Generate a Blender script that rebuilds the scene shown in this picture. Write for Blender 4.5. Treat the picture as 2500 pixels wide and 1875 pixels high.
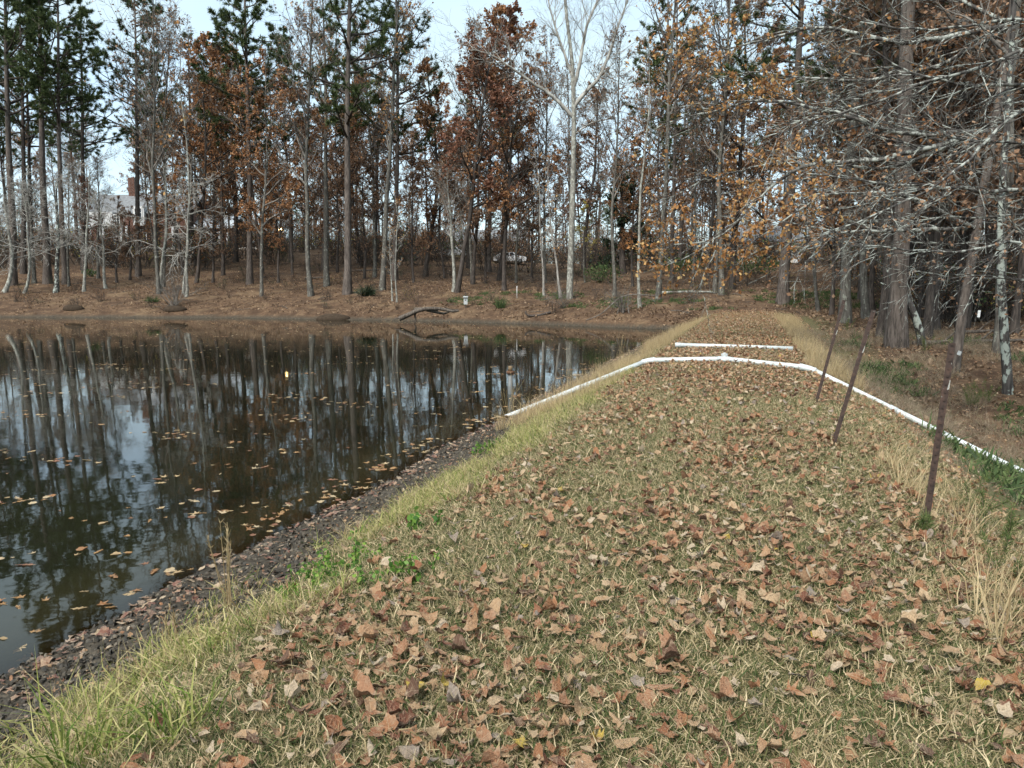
import bpy, math, random
import numpy as np
from mathutils import Vector, Matrix

for o in list(bpy.data.objects):
    bpy.data.objects.remove(o)
R = math.radians
SC = bpy.context.scene
COL = SC.collection
random.seed(11)
RNG = np.random.default_rng(11)

# ------------------------------------------------------------------ camera
F = 1819.0            # focal length in pixels of a 2500 px wide frame
CAMZ = 1.6
PITCH = math.atan(237.5 / F)
cam_d = bpy.data.cameras.new('camera')
cam_d.sensor_width = 36.0
cam_d.lens = 36.0 * F / 2500.0
cam_d.clip_start = 0.05
cam_d.clip_end = 3000
cam = bpy.data.objects.new('camera', cam_d)
cam.location = (0, 0, CAMZ)
cam.rotation_euler = (math.pi / 2 - PITCH, 0, 0)
COL.objects.link(cam)
SC.camera = cam

# ------------------------------------------------------------------ sky, sun, exposure
SUN_EL, SUN_AZ = 48.0, -150.0      # azimuth from +Y, clockwise; behind the camera to the left
w = bpy.data.worlds.new('World')
SC.world = w
w.use_nodes = True
wn = w.node_tree
wn.nodes.clear()
wl = wn.links.new
sky = wn.nodes.new('ShaderNodeTexSky')
sky.sky_type = 'NISHITA'
sky.sun_disc = False
sky.sun_elevation = R(SUN_EL)
sky.sun_rotation = R(SUN_AZ)
sky.air_density = 1.0
sky.dust_density = 0.6
tc = wn.nodes.new('ShaderNodeTexCoord')
mp = wn.nodes.new('ShaderNodeMapping')
mp.inputs['Scale'].default_value = (1.2, 1.2, 3.2)
nz = wn.nodes.new('ShaderNodeTexNoise')
nz.inputs['Scale'].default_value = 2.1
nz.inputs['Detail'].default_value = 5
nz.inputs['Roughness'].default_value = 0.5
rp = wn.nodes.new('ShaderNodeValToRGB')
rp.color_ramp.elements[0].position = 0.34
rp.color_ramp.elements[0].color = (0.55, 0.55, 0.55, 1)
rp.color_ramp.elements[1].position = 0.62
rp.color_ramp.elements[1].color = (0.96, 0.96, 0.96, 1)
mx = wn.nodes.new('ShaderNodeMix')
mx.data_type = 'RGBA'
mx.inputs[7].default_value = (2.75, 3.45, 3.75, 1)     # thin white overcast, scaled like the sky node
bg = wn.nodes.new('ShaderNodeBackground')
bg.inputs['Strength'].default_value = 0.10
wo = wn.nodes.new('ShaderNodeOutputWorld')
wl(tc.outputs['Generated'], mp.inputs['Vector'])
wl(mp.outputs['Vector'], nz.inputs['Vector'])
wl(nz.outputs['Fac'], rp.inputs['Fac'])
wl(rp.outputs['Color'], mx.inputs[0])
wl(sky.outputs['Color'], mx.inputs[6])
wl(mx.outputs[2], bg.inputs['Color'])
wl(bg.outputs['Background'], wo.inputs['Surface'])

sun_d = bpy.data.lights.new('sun', 'SUN')
sun_d.energy = 2.0
sun_d.angle = R(24)
sun_d.color = (1.0, 0.95, 0.88)
sun = bpy.data.objects.new('sun', sun_d)
_el, _az = R(SUN_EL), R(SUN_AZ)
_to = Vector((math.sin(_az) * math.cos(_el), math.cos(_az) * math.cos(_el), math.sin(_el)))
sun.rotation_euler = _to.to_track_quat('Z', 'Y').to_euler()
COL.objects.link(sun)

SC.view_settings.view_transform = 'Standard'
SC.view_settings.look = 'None'
SC.view_settings.exposure = 1.6
SC.view_settings.gamma = 1.0
SC.view_settings.use_curve_mapping = False
SC.render.engine = 'CYCLES'
SC.cycles.use_adaptive_sampling = True
SC.cycles.adaptive_threshold = 0.03
SC.cycles.max_bounces = 4
SC.cycles.diffuse_bounces = 2
SC.cycles.glossy_bounces = 2
SC.cycles.transparent_max_bounces = 6
SC.cycles.caustics_reflective = False
SC.cycles.caustics_refractive = False
SC.cycles.use_denoising = True
SC.render.film_transparent = False

# ------------------------------------------------------------------ helpers
def norm(a):
    return a / np.maximum(np.linalg.norm(a, axis=-1, keepdims=True), 1e-9)

cp, sp_ = math.cos(PITCH), math.sin(PITCH)
def ray(px, py):
    x, y = (px - 1250) / F, (937.5 - py) / F
    return np.array([x, cp + y * sp_, -sp_ + y * cp])
def at_z(px, py, z):
    d = ray(px, py); t = (z - CAMZ) / d[2]
    return np.array([d[0] * t, d[1] * t, z])
def at_y(px, py, Y):
    d = ray(px, py); t = Y / d[1]
    return np.array([d[0] * t, Y, CAMZ + d[2] * t])
def project(P):
    P = np.asarray(P, float)
    rel = P - np.array([0, 0, CAMZ])
    zf = rel[..., 1] * cp - rel[..., 2] * sp_
    yu = rel[..., 1] * sp_ + rel[..., 2] * cp
    zf = np.where(np.abs(zf) < 1e-6, 1e-6, zf)
    return 1250 + F * rel[..., 0] / zf, 937.5 - F * yu / zf, zf

_TAB = np.random.default_rng(3).random((256, 256))
def vnoise(x, y):
    x, y = np.asarray(x, float), np.asarray(y, float)
    xi, yi = np.floor(x).astype(int), np.floor(y).astype(int)
    fx, fy = x - xi, y - yi
    fx, fy = fx * fx * (3 - 2 * fx), fy * fy * (3 - 2 * fy)
    a = _TAB[xi & 255, yi & 255]; b = _TAB[(xi + 1) & 255, yi & 255]
    c = _TAB[xi & 255, (yi + 1) & 255]; d = _TAB[(xi + 1) & 255, (yi + 1) & 255]
    return (a * (1 - fx) + b * fx) * (1 - fy) + (c * (1 - fx) + d * fx) * fy
def fbm(x, y, n=3):
    s, a = 0, 0.5
    for i in range(n):
        s = s + a * (vnoise(x + 17.3 * i, y + 5.1 * i) - 0.5); x = x * 2.1; y = y * 2.1; a *= 0.5
    return s
def sstep(x, a, b):
    t = np.clip((x - a) / (b - a), 0, 1)
    return t * t * (3 - 2 * t)

# ------------------------------------------------------------------ mesh building
def make_mesh(name, V, quads=None, tris=None, mats=(), smooth=True, midx=None):
    V = np.asarray(V, np.float32).reshape(-1, 3)
    q = np.zeros((0, 4), np.int32) if quads is None else np.asarray(quads, np.int32).reshape(-1, 4)
    t = np.zeros((0, 3), np.int32) if tris is None else np.asarray(tris, np.int32).reshape(-1, 3)
    me = bpy.data.meshes.new(name)
    me.vertices.add(len(V)); me.vertices.foreach_set('co', V.ravel())
    nl = q.size + t.size
    me.loops.add(nl)
    me.loops.foreach_set('vertex_index', np.concatenate([q.ravel(), t.ravel()]))
    me.polygons.add(len(q) + len(t))
    st = np.concatenate([np.arange(len(q)) * 4, q.size + np.arange(len(t)) * 3]).astype(np.int32)
    me.polygons.foreach_set('loop_start', st)
    me.polygons.foreach_set('use_smooth', np.full(len(q) + len(t), smooth))
    for m in mats:
        me.materials.append(m)
    if midx is not None:
        me.polygons.foreach_set('material_index', np.asarray(midx, np.int32))
    me.update(calc_edges=True)
    return me
def link(name, me, parent=None, loc=None):
    o = bpy.data.objects.new(name, me)
    COL.objects.link(o)
    if parent is not None:
        o.parent = parent
    if loc is not None:
        o.location = loc
    return o
def tag(o, label=None, cat=None, group=None, kind=None):
    if label: o['label'] = label
    if cat: o['category'] = cat
    if group: o['group'] = group
    if kind: o['kind'] = kind
    return o
def empty(name, loc, rot=None):
    o = bpy.data.objects.new(name, None)
    o.empty_display_size = 0.2
    COL.objects.link(o)
    o.location = loc
    if rot is not None:
        o.rotation_euler = rot
    return o

class MB:
    """collects shapes into one mesh"""
    def __init__(s): s.V, s.Q, s.T, s.n = [], [], [], 0
    def add(s, V, Q=None, T=None):
        V = np.asarray(V, float).reshape(-1, 3)
        if Q is not None and len(Q): s.Q.append(np.asarray(Q).reshape(-1, 4) + s.n)
        if T is not None and len(T): s.T.append(np.asarray(T).reshape(-1, 3) + s.n)
        s.V.append(V); s.n += len(V)
        return s
    def box(s, c, size, rot=None):
        x, y, z = np.array(size) / 2
        V = np.array([[-x,-y,-z],[x,-y,-z],[x,y,-z],[-x,y,-z],[-x,-y,z],[x,-y,z],[x,y,z],[-x,y,z]])
        if rot is not None: V = V @ np.array(rot).T
        return s.add(V + np.array(c), [[3,2,1,0],[4,5,6,7],[0,1,5,4],[1,2,6,5],[2,3,7,6],[3,0,4,7]])
    def tube(s, pts, rad, k=8, cap=True):
        pts = np.asarray(pts, float)[None]; rad = np.broadcast_to(np.asarray(rad, float), (1, pts.shape[1]))
        V, Q = tubes(pts, rad, k)
        n = pts.shape[1]
        T = []
        if cap:
            V = np.vstack([V, pts[0, 0], pts[0, -1]])
            a, b = len(V) - 2, len(V) - 1
            for i in range(k):
                T.append([a, (i + 1) % k, i]); T.append([b, (n - 1) * k + i, (n - 1) * k + (i + 1) % k])
        return s.add(V, Q, T)
    def mesh(s, name, mats, smooth=True):
        V = np.vstack(s.V)
        return make_mesh(name, V, np.vstack(s.Q) if s.Q else None, np.vstack(s.T) if s.T else None,
                         mats if isinstance(mats, (list, tuple)) else [mats], smooth)
    def build(s, name, mats, parent=None, smooth=False, loc=None):
        return link(name, s.mesh(name, mats, smooth), parent, loc)

def tubes(P, Rd, k):
    """P (B,n,3), Rd (B,n) -> one vertex array and quads for B tubes of k sides"""
    B, n, _ = P.shape
    D = np.empty_like(P)
    D[:, 1:-1] = P[:, 2:] - P[:, :-2]; D[:, 0] = P[:, 1] - P[:, 0]; D[:, -1] = P[:, -1] - P[:, -2]
    D = norm(D)
    m = norm(P[:, -1] - P[:, 0])
    ref = np.where(np.abs(m[:, 2:3]) < 0.9, np.array([[0, 0, 1.0]]), np.array([[1.0, 0, 0]]))
    ref = np.repeat(ref[:, None], n, 1)
    X = norm(np.cross(ref, D)); Y = np.cross(D, X)
    a = np.arange(k) * 2 * math.pi / k
    ca, sa = np.cos(a), np.sin(a)
    V = P[:, :, None] + Rd[:, :, None, None] * (X[:, :, None] * ca[None, None, :, None] + Y[:, :, None] * sa[None, None, :, None])
    idx = np.arange(B * n * k).reshape(B, n, k)
    nx = np.roll(idx, -1, 2)
    Q = np.stack([idx[:, :-1], nx[:, :-1], nx[:, 1:], idx[:, 1:]], -1).reshape(-1, 4)
    return V.reshape(-1, 3), Q

# ------------------------------------------------------------------ materials
class NT:
    def __init__(s, name):
        s.m = bpy.data.materials.new(name); s.m.use_nodes = True
        s.t = s.m.node_tree
        s.b = s.t.nodes['Principled BSDF']; s.out = s.t.nodes['Material Output']
        s.coord = None
    def n(s, typ, **kw):
        nd = s.t.nodes.new('ShaderNode' + typ)
        for k, v in kw.items():
            if hasattr(nd, k) and k not in ('color',): setattr(nd, k, v)
            else: nd.inputs[k.replace('_', ' ')].default_value = v
        return nd
    def l(s, a, b): s.t.links.new(a, b)
    def obj(s):
        if s.coord is None: s.coord = s.n('TexCoord')
        return s.coord.outputs['Object']
    def noise(s, scale, detail=3, rough=0.55, vec=None, stretch=None):
        nd = s.n('TexNoise', Scale=scale, Detail=detail, Roughness=rough)
        v = vec if vec is not None else s.obj()
        if stretch:
            mpn = s.n('Mapping'); mpn.inputs['Scale'].default_value = stretch
            s.l(v, mpn.inputs['Vector']); v = mpn.outputs['Vector']
        s.l(v, nd.inputs['Vector'])
        return nd.outputs['Fac']
    def ramp(s, fac, stops, interp='LINEAR'):
        nd = s.n('ValToRGB'); cr = nd.color_ramp; cr.interpolation = interp
        while len(cr.elements) < len(stops): cr.elements.new(0.5)
        for e, (p, c) in zip(cr.elements, stops):
            e.position = p; e.color = (*c, 1) if len(c) == 3 else c
        s.l(fac, nd.inputs['Fac'])
        return nd.outputs['Color']
    def mix(s, fac, a, b, blend='MIX'):
        nd = s.n('Mix', data_type='RGBA', blend_type=blend)
        for sock, v in ((nd.inputs[0], fac), (nd.inputs[6], a), (nd.inputs[7], b)):
            if isinstance(v, (int, float)): sock.default_value = v
            elif isinstance(v, tuple): sock.default_value = (*v, 1)
            else: s.l(v, sock)
        return nd.outputs[2]
    def math(s, op, a, b=0.0):
        nd = s.n('Math', operation=op)
        for i, v in enumerate((a, b)):
            if isinstance(v, (int, float)): nd.inputs[i].default_value = v
            else: s.l(v, nd.inputs[i])
        return nd.outputs[0]
    def base(s, c, rough=0.8, spec=0.3):
        if isinstance(c, tuple): s.b.inputs['Base Color'].default_value = (*c, 1)
        else: s.l(c, s.b.inputs['Base Color'])
        s.b.inputs['Roughness'].default_value = rough
        s.b.inputs['Specular IOR Level'].default_value = spec
        return s
    def bump(s, h, strength=0.5, dist=0.02):
        nd = s.n('Bump', Strength=strength, Distance=dist)
        s.l(h, nd.inputs['Height']); s.l(nd.outputs['Normal'], s.b.inputs['Normal'])
        return s
    def translucent(s, col, amount):
        tr = s.n('BsdfTranslucent'); mxn = s.n('MixShader')
        if isinstance(col, tuple): tr.inputs['Color'].default_value = (*col, 1)
        else: s.l(col, tr.inputs['Color'])
        mxn.inputs[0].default_value = amount
        s.l(s.b.outputs[0], mxn.inputs[1]); s.l(tr.outputs[0], mxn.inputs[2]); s.l(mxn.outputs[0], s.out.inputs['Surface'])
        return s

def bark(name, dark, light, lichen=None, lichen_amt=0.5, stretch=(1, 1, 0.16), scale=14, bump=0.6):
    s = NT(name)
    f = s.noise(scale, 5, 0.65, stretch=stretch)
    c = s.ramp(f, [(0.36, dark), (0.62, light)])
    big = s.noise(0.9, 2)
    c = s.mix(s.ramp(big, [(0.35, (0, 0, 0)), (0.7, (0.45, 0.45, 0.45))]), c, tuple(x * 0.6 for x in dark))
    if lichen:
        lf = s.noise(5.5, 4, 0.6, stretch=(1, 1, 0.6))
        c = s.mix(s.ramp(lf, [(lichen_amt, (0, 0, 0)), (lichen_amt + 0.06, (0.85, 0.85, 0.85))]), c, lichen)
    return s.base(c, 0.9, 0.15).bump(f, bump, 0.03).m
M = {}
M['bark_pine'] = bark('pine_bark', (0.048, 0.040, 0.035), (0.17, 0.142, 0.122))
M['bark_dark'] = bark('dark_bark', (0.030, 0.026, 0.023), (0.11, 0.092, 0.080))
M['bark_grey'] = bark('grey_bark', (0.055, 0.050, 0.043), (0.16, 0.15, 0.13), (0.24, 0.25, 0.21), 0.57)
M['bark_pale'] = bark('pale_bark', (0.12, 0.115, 0.10), (0.30, 0.29, 0.255), (0.36, 0.37, 0.32), 0.52)
M['bark_lichen'] = bark('lichen_bark', (0.035, 0.032, 0.03), (0.10, 0.092, 0.085), (0.38, 0.42, 0.37), 0.51)
M['bark_birch'] = bark('flaking_bark', (0.15, 0.135, 0.12), (0.40, 0.38, 0.34), (0.06, 0.05, 0.045), 0.58)
M['twig_pale'] = bark('pale_twig', (0.20, 0.19, 0.17), (0.42, 0.41, 0.37), None, scale=4)
M['twig_grey'] = bark('grey_twig', (0.09, 0.08, 0.07), (0.22, 0.20, 0.175), None, scale=4)
M['twig_dark'] = bark('dark_twig', (0.035, 0.028, 0.024), (0.10, 0.085, 0.07), None, scale=4)
M['branch_lichen'] = bark('lichen_branch', (0.030, 0.027, 0.025), (0.14, 0.13, 0.118), (0.36, 0.38, 0.34), 0.50, scale=6)

def foliage(name, stops, transl=0.25, rough=0.7):
    s = NT(name)
    g = s.n('NewGeometry')
    c = s.ramp(g.outputs['Random Per Island'], stops)
    s.base(c, rough, 0.2)
    return s.translucent(c, transl).m
M['leaf_rust'] = foliage('rust_leaves', [(0, (0.13, 0.058, 0.026)), (0.3, (0.23, 0.105, 0.045)), (0.7, (0.33, 0.165, 0.075)), (1, (0.42, 0.24, 0.12))])
M['leaf_red'] = foliage('red_leaves', [(0, (0.11, 0.048, 0.030)), (0.5, (0.20, 0.092, 0.056)), (1, (0.30, 0.155, 0.095))])
M['leaf_brown'] = foliage('brown_leaves', [(0, (0.11, 0.060, 0.036)), (0.5, (0.22, 0.128, 0.076)), (1, (0.34, 0.22, 0.14))])
M['leaf_orange'] = foliage('orange_leaves', [(0, (0.24, 0.105, 0.040)), (0.45, (0.37, 0.180, 0.065)), (0.85, (0.46, 0.27, 0.11)), (1, (0.54, 0.38, 0.17))], 0.3)
M['leaf_yellow'] = foliage('yellow_leaves', [(0, (0.20, 0.17, 0.04)), (0.5, (0.32, 0.26, 0.06)), (1, (0.48, 0.40, 0.10))], 0.35)
M['needle'] = foliage('pine_needles', [(0, (0.026, 0.042, 0.015)), (0.5, (0.058, 0.086, 0.030)), (1, (0.115, 0.140, 0.052))], 0.15)
M['evergreen'] = foliage('evergreen_leaves', [(0, (0.010, 0.018, 0.010)), (0.6, (0.022, 0.036, 0.018)), (1, (0.05, 0.07, 0.035))], 0.08, 0.45)
M['shrub_green'] = foliage('shrub_leaves', [(0, (0.03, 0.05, 0.02)), (0.5, (0.06, 0.10, 0.035)), (1, (0.12, 0.16, 0.06))], 0.25)

LITTER = [(0.0, (0.46, 0.300, 0.170)), (0.12, (0.39, 0.205, 0.115)), (0.25, (0.30, 0.130, 0.066)), (0.37, (0.54, 0.385, 0.235)),
          (0.47, (0.185, 0.072, 0.043)), (0.56, (0.44, 0.262, 0.145)), (0.68, (0.14, 0.077, 0.050)), (0.76, (0.60, 0.48, 0.34)),
          (0.83, (0.37, 0.175, 0.085)), (0.95, (0.33, 0.27, 0.22)), (0.995, (0.56, 0.40, 0.08))]
def leaf_litter_mat(name, stops, rough=0.65, transl=0.12):
    s = NT(name)
    oi = s.n('ObjectInfo')
    c = s.ramp(oi.outputs['Random'], stops, 'CONSTANT')
    f = s.noise(7, 5, 0.7)
    c = s.mix(s.ramp(f, [(0.42, (0, 0, 0)), (0.72, (0.5, 0.5, 0.5))]), c, (0.12, 0.065, 0.04))
    c = s.mix(s.ramp(s.noise(3.1, 3), [(0.5, (0, 0, 0)), (0.75, (0.5, 0.5, 0.5))]), c, (0.55, 0.42, 0.28))
    sx = s.n('SeparateXYZ'); s.l(s.obj(), sx.inputs[0])
    rib = s.math('LESS_THAN', s.math('ABSOLUTE', sx.outputs[1]), 0.014)
    side = s.math('LESS_THAN', s.math('ABSOLUTE', s.math('SUBTRACT', s.math('FRACT', s.math('SUBTRACT', s.math('MULTIPLY', sx.outputs[0], 5.0), s.math('MULTIPLY', s.math('ABSOLUTE', sx.outputs[1]), 4.0))), 0.5)), 0.06)
    c = s.mix(s.math('MULTIPLY', s.math('MAXIMUM', rib, s.math('MULTIPLY', side, 0.5)), 0.5), c, (0.52, 0.40, 0.26))
    s.base(c, rough, 0.25)
    s.bump(f, 0.7, 0.05)
    return s.translucent(c, transl).m
M['litter'] = leaf_litter_mat('fallen_leaf', LITTER)
M['litter_wet'] = leaf_litter_mat('wet_fallen_leaf', [(0, (0.20, 0.085, 0.060)), (0.2, (0.34, 0.21, 0.14)), (0.4, (0.14, 0.05, 0.04)), (0.6, (0.40, 0.29, 0.21)), (0.75, (0.20, 0.12, 0.09)), (0.9, (0.48, 0.36, 0.24))], 0.35, 0.05)
M['litter_wood'] = leaf_litter_mat('woodland_leaf', [(0, (0.13, 0.078, 0.046)), (0.2, (0.20, 0.125, 0.074)), (0.4, (0.075, 0.043, 0.028)), (0.6, (0.26, 0.172, 0.105)), (0.8, (0.155, 0.088, 0.050)), (0.92, (0.36, 0.26, 0.17))])
M['litter_float'] = leaf_litter_mat('floating_leaf', [(0, (0.42, 0.22, 0.075)), (0.25, (0.52, 0.36, 0.18)), (0.5, (0.34, 0.15, 0.05)), (0.7, (0.58, 0.44, 0.26)), (0.88, (0.26, 0.10, 0.05))], 0.4)

M['turf'] = foliage('turf_blades', [(0, (0.040, 0.062, 0.018)), (0.25, (0.090, 0.115, 0.038)), (0.44, (0.185, 0.168, 0.075)), (0.70, (0.33, 0.262, 0.145)), (1, (0.57, 0.46, 0.29))], 0.2)
M['lime'] = foliage('lime_blades', [(0, (0.07, 0.12, 0.022)), (0.35, (0.165, 0.225, 0.045)), (0.65, (0.30, 0.31, 0.095)), (1, (0.54, 0.46, 0.23))], 0.35)
M['straw'] = foliage('straw_blades', [(0, (0.21, 0.145, 0.075)), (0.5, (0.37, 0.275, 0.145)), (1, (0.52, 0.41, 0.24))], 0.3)
M['weed'] = foliage('dead_weed_stems', [(0, (0.085, 0.06, 0.045)), (0.45, (0.20, 0.145, 0.10)), (0.85, (0.33, 0.265, 0.19)), (1, (0.10, 0.13, 0.05))], 0.2)
M['fern'] = foliage('feathery_green', [(0, (0.04, 0.07, 0.02)), (0.5, (0.09, 0.135, 0.04)), (1, (0.20, 0.22, 0.08))], 0.3)
M['herb'] = foliage('herb_leaves', [(0, (0.05, 0.12, 0.025)), (0.5, (0.11, 0.21, 0.04)), (1, (0.22, 0.33, 0.06))], 0.35, 0.5)

def simple(name, col, rough=0.7, spec=0.3, var=0.25, scale=8.0, bmp=0.2):
    s = NT(name)
    f = s.noise(scale, 4, 0.6)
    c = s.ramp(f, [(0.3, tuple(x * (1 - var) for x in col)), (0.7, tuple(min(1, x * (1 + var * 0.4)) for x in col))])
    return s.base(c, rough, spec).bump(f, bmp, 0.01).m

def pvc():
    s = NT('white_pvc')
    f = s.noise(38, 4, 0.7)
    g = s.noise(2.2, 3, 0.6)
    c = s.ramp(g, [(0.3, (0.44, 0.475, 0.475)), (0.7, (0.56, 0.59, 0.59))])
    c = s.mix(s.ramp(f, [(0.57, (0, 0, 0)), (0.68, (0.85, 0.85, 0.85))]), c, (0.14, 0.12, 0.09))
    c = s.mix(s.ramp(s.noise(5, 4, 0.7), [(0.52, (0, 0, 0)), (0.75, (0.45, 0.45, 0.45))]), c, (0.30, 0.30, 0.22))
    return s.base(c, 0.38, 0.45).m
M['pvc'] = pvc()
def rust():
    s = NT('rusty_post')
    f = s.noise(24, 5, 0.65)
    c = s.ramp(f, [(0.3, (0.018, 0.013, 0.011)), (0.55, (0.050, 0.031, 0.024)), (0.75, (0.095, 0.052, 0.036))])
    p = s.noise(17, 3, 0.6, stretch=(1, 1, 0.5))
    c = s.mix(s.ramp(p, [(0.625, (0, 0, 0)), (0.66, (0.9, 0.9, 0.9))]), c, (0.34, 0.35, 0.32))
    return s.base(c, 0.75, 0.3).bump(f, 0.4, 0.004).m
M['rust'] = rust()

# ------------------------------------------------------------------ the lie of the land
AX = R(17.7)                                  # the dam runs 17.7 degrees to the right of the view
CA, SA = math.cos(AX), math.sin(AX)
WATER_Z = -1.0
def uv(X, Y): return X * SA + Y * CA, X * CA - Y * SA
def xy(u, v): return u * SA + v * CA, u * CA - v * SA
_SX = [-400, -110, -90, -43, -22, -4.6, 3, 8, 12, 20, 40, 80, 400]
_SY = [-80, -40, 60, 64, 62.5, 56, 51, 47, 45.5, 43, 41, 40, 40]
def shore_s(X, Y):
    return Y - np.interp(X, _SX, _SY)
_DV = [-60, -12, -8, -5.4, -4.6, -3.7, -3.0, -2.5, -2.05, -1.5, 0, 0.8, 1.2, 1.7, 4.6, 9.0, 20]
_DZ = [-3.4, -2.9, -2.2, -1.22, -1.0, -0.80, -0.55, -0.28, -0.07, 0.0, 0.04, 0.01, -0.06, -0.27, -1.70, -3.7, -8]
def height(X, Y):
    X, Y = np.asarray(X, float), np.asarray(Y, float)
    u, v = uv(X, Y)
    wob = 0.55 * fbm(u * 0.35, v * 0 + 3.3, 2)
    vv = np.where(v < -1.5, v + wob * sstep(-v, 1.5, 4), v)
    dam = np.interp(vv, _DV, _DZ)
    floor = np.interp(u, [-30, 4, 12, 20, 27, 40, 60], [-3.0, -3.0, -2.75, -1.5, -0.5, -0.15, 0.1]) + 0.035 * np.clip(v - 6, 0, 80)
    floor = np.where(v > 0.5, floor, -6)
    def sm(a, b, k):
        h = np.clip(0.5 + 0.5 * (a - b) / k, 0, 1)
        return b + (a - b) * h + k * h * (1 - h)
    z = sm(dam, floor, 0.35)
    s = shore_s(X, Y) + 1.2 * fbm(X * 0.12, Y * 0.05 + 9, 3)
    lin = 0.135 + (0.085 - 0.135) * sstep(X, -14, 6)
    sp = np.clip(s, 0, 57)
    far = np.where(s > 0, WATER_Z + 0.16 * sstep(s, 0, 0.25) + 0.70 * (1 - np.exp(-sp / 2.4)) + lin * sp + 0.02 * np.clip(s - 57, 0, 400), WATER_Z + np.clip(s, -20, 0) * 0.16)
    far = far + 0.25 * sstep(s, 2, 10) * fbm(X * 0.2, Y * 0.2, 3) * 2
    z = sm(z, far, 0.3)
    z = z + 0.05 * fbm(X * 1.3, Y * 1.3, 3) + 0.02 * fbm(X * 5, Y * 5, 2)
    mud = sstep(v, -5.2, -4.5) * (1 - sstep(v, -3.5, -3.0))
    z = z + mud * 0.07 * fbm(X * 6, Y * 6, 3)
    return z
def hz(x, y): return float(height(x, y))
def hit(px, py, tmax=240):
    d = ray(px, py)
    t = np.arange(1.0, tmax, 0.05)
    X, Y, Z = d[0] * t, d[1] * t, CAMZ + d[2] * t
    ok = np.nonzero(height(X, Y) >= Z)[0]
    i = ok[0] if len(ok) else len(t) - 1
    return np.array([X[i], Y[i], hz(X[i], Y[i])])

def graded(lo, hi, c0, c1, fine, grow):
    xs = list(np.arange(c0, c1 + 1e-6, fine))
    st, x = fine, c1
    while x < hi: st *= grow; x += st; xs.append(min(x, hi))
    st, x = fine, c0
    left = []
    while x > lo: st *= grow; x -= st; left.append(max(x, lo))
    return np.array(left[::-1] + xs)
gx = graded(-900, 900, -6, 10, 0.11, 1.032)
gy = graded(-200, 24, 0, 24, 0.11, 1.06)
gy = np.concatenate([gy[gy <= 24], np.arange(24.2, 44, 0.4), np.arange(44, 68, 0.22), 68 + np.cumsum(0.4 * 1.06 ** np.arange(90))])
gy = gy[gy < 1600]
GX, GY = np.meshgrid(gx, gy)
GZ = height(GX, GY)
nY, nX = GX.shape
gi = np.arange(nX * nY).reshape(nY, nX)
gq = np.stack([gi[:-1, :-1], gi[:-1, 1:], gi[1:, 1:], gi[1:, :-1]], -1).reshape(-1, 4)
gU, gV = uv(GX, GY)
gS = shore_s(GX, GY)
a_mud = sstep(gV + 0.5 * fbm(gU * 1.2, gV * 1.2), -9.5, -7) * (1 - sstep(gV + 1.0 * fbm(gU * 1.5, gV * 1.5), -3.5, -2.9))
a_mud = a_mud * (1 - sstep(GZ, -0.5, -0.3)) * (1 - sstep(gS, -6, -1))
a_mud = np.maximum(a_mud, (1 - sstep(GZ, WATER_Z + 0.14, WATER_Z + 0.30)) * (gV < 0) * 1.0)
a_wood = np.maximum(sstep(gS, -3.0, -0.5), sstep(gV + 1.5 * fbm(gU * 0.4, gV * 0.4), 2.4, 4.5))
a_wood = a_wood * 1.0

def ground_mat():
    s = NT('dam_and_woodland_ground')
    at = lambda nme: s.n('Attribute', attribute_name=nme).outputs['Fac']
    f1, f2, f3 = s.noise(9, 5, 0.65), s.noise(40, 4, 0.7), s.noise(1.1, 3)
    turf = s.ramp(f2, [(0.3, (0.045, 0.040, 0.020)), (0.5, (0.12, 0.105, 0.052)), (0.72, (0.24, 0.19, 0.105))])
    turf = s.mix(s.ramp(f3, [(0.4, (0, 0, 0)), (0.65, (0.5, 0.5, 0.5))]), turf, (0.085, 0.10, 0.035))
    vor = s.n('TexVoronoi', Scale=8.5, Randomness=1.0); s.l(s.obj(), vor.inputs['Vector'])
    sep = s.n('SeparateColor'); s.l(vor.outputs['Color'], sep.inputs[0])
    wood = s.ramp(sep.outputs[0], [(0, (0.070, 0.042, 0.026)), (0.3, (0.125, 0.078, 0.046)), (0.55, (0.088, 0.052, 0.031)), (0.8, (0.17, 0.112, 0.068)), (1, (0.050, 0.032, 0.022))])
    wood = s.mix(s.ramp(f3, [(0.42, (0, 0, 0)), (0.62, (0.8, 0.8, 0.8))]), wood, (0.050, 0.030, 0.019))
    wood = s.mix(s.ramp(s.noise(0.33, 4, 0.65), [(0.52, (0, 0, 0)), (0.70, (0.6, 0.6, 0.6))]), wood, (0.22, 0.155, 0.092))
    mudc = s.ramp(f1, [(0.3, (0.024, 0.020, 0.015)), (0.55, (0.066, 0.055, 0.041)), (0.75, (0.14, 0.115, 0.084))])
    c = s.mix(at('wood'), turf, wood)
    c = s.mix(at('mud'), c, mudc)
    s.base(c, 0.92, 0.15)
    h = s.math('ADD', f1, s.math('MULTIPLY', f2, 0.5))
    s.bump(h, 0.8, 0.05)
    return s.m
gm = make_mesh('ground', np.stack([GX, GY, GZ], -1), gq, None, [ground_mat()])
for nme, arr in (('mud', a_mud), ('wood', a_wood)):
    gm.attributes.new(nme, 'FLOAT', 'POINT').data.foreach_set('value', arr.astype(np.float32).ravel())
ground = tag(link('ground', gm), kind='structure')
ground['label'] = 'grassy earth dam with leaf strewn crest, muddy edge and woodland floor'

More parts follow.
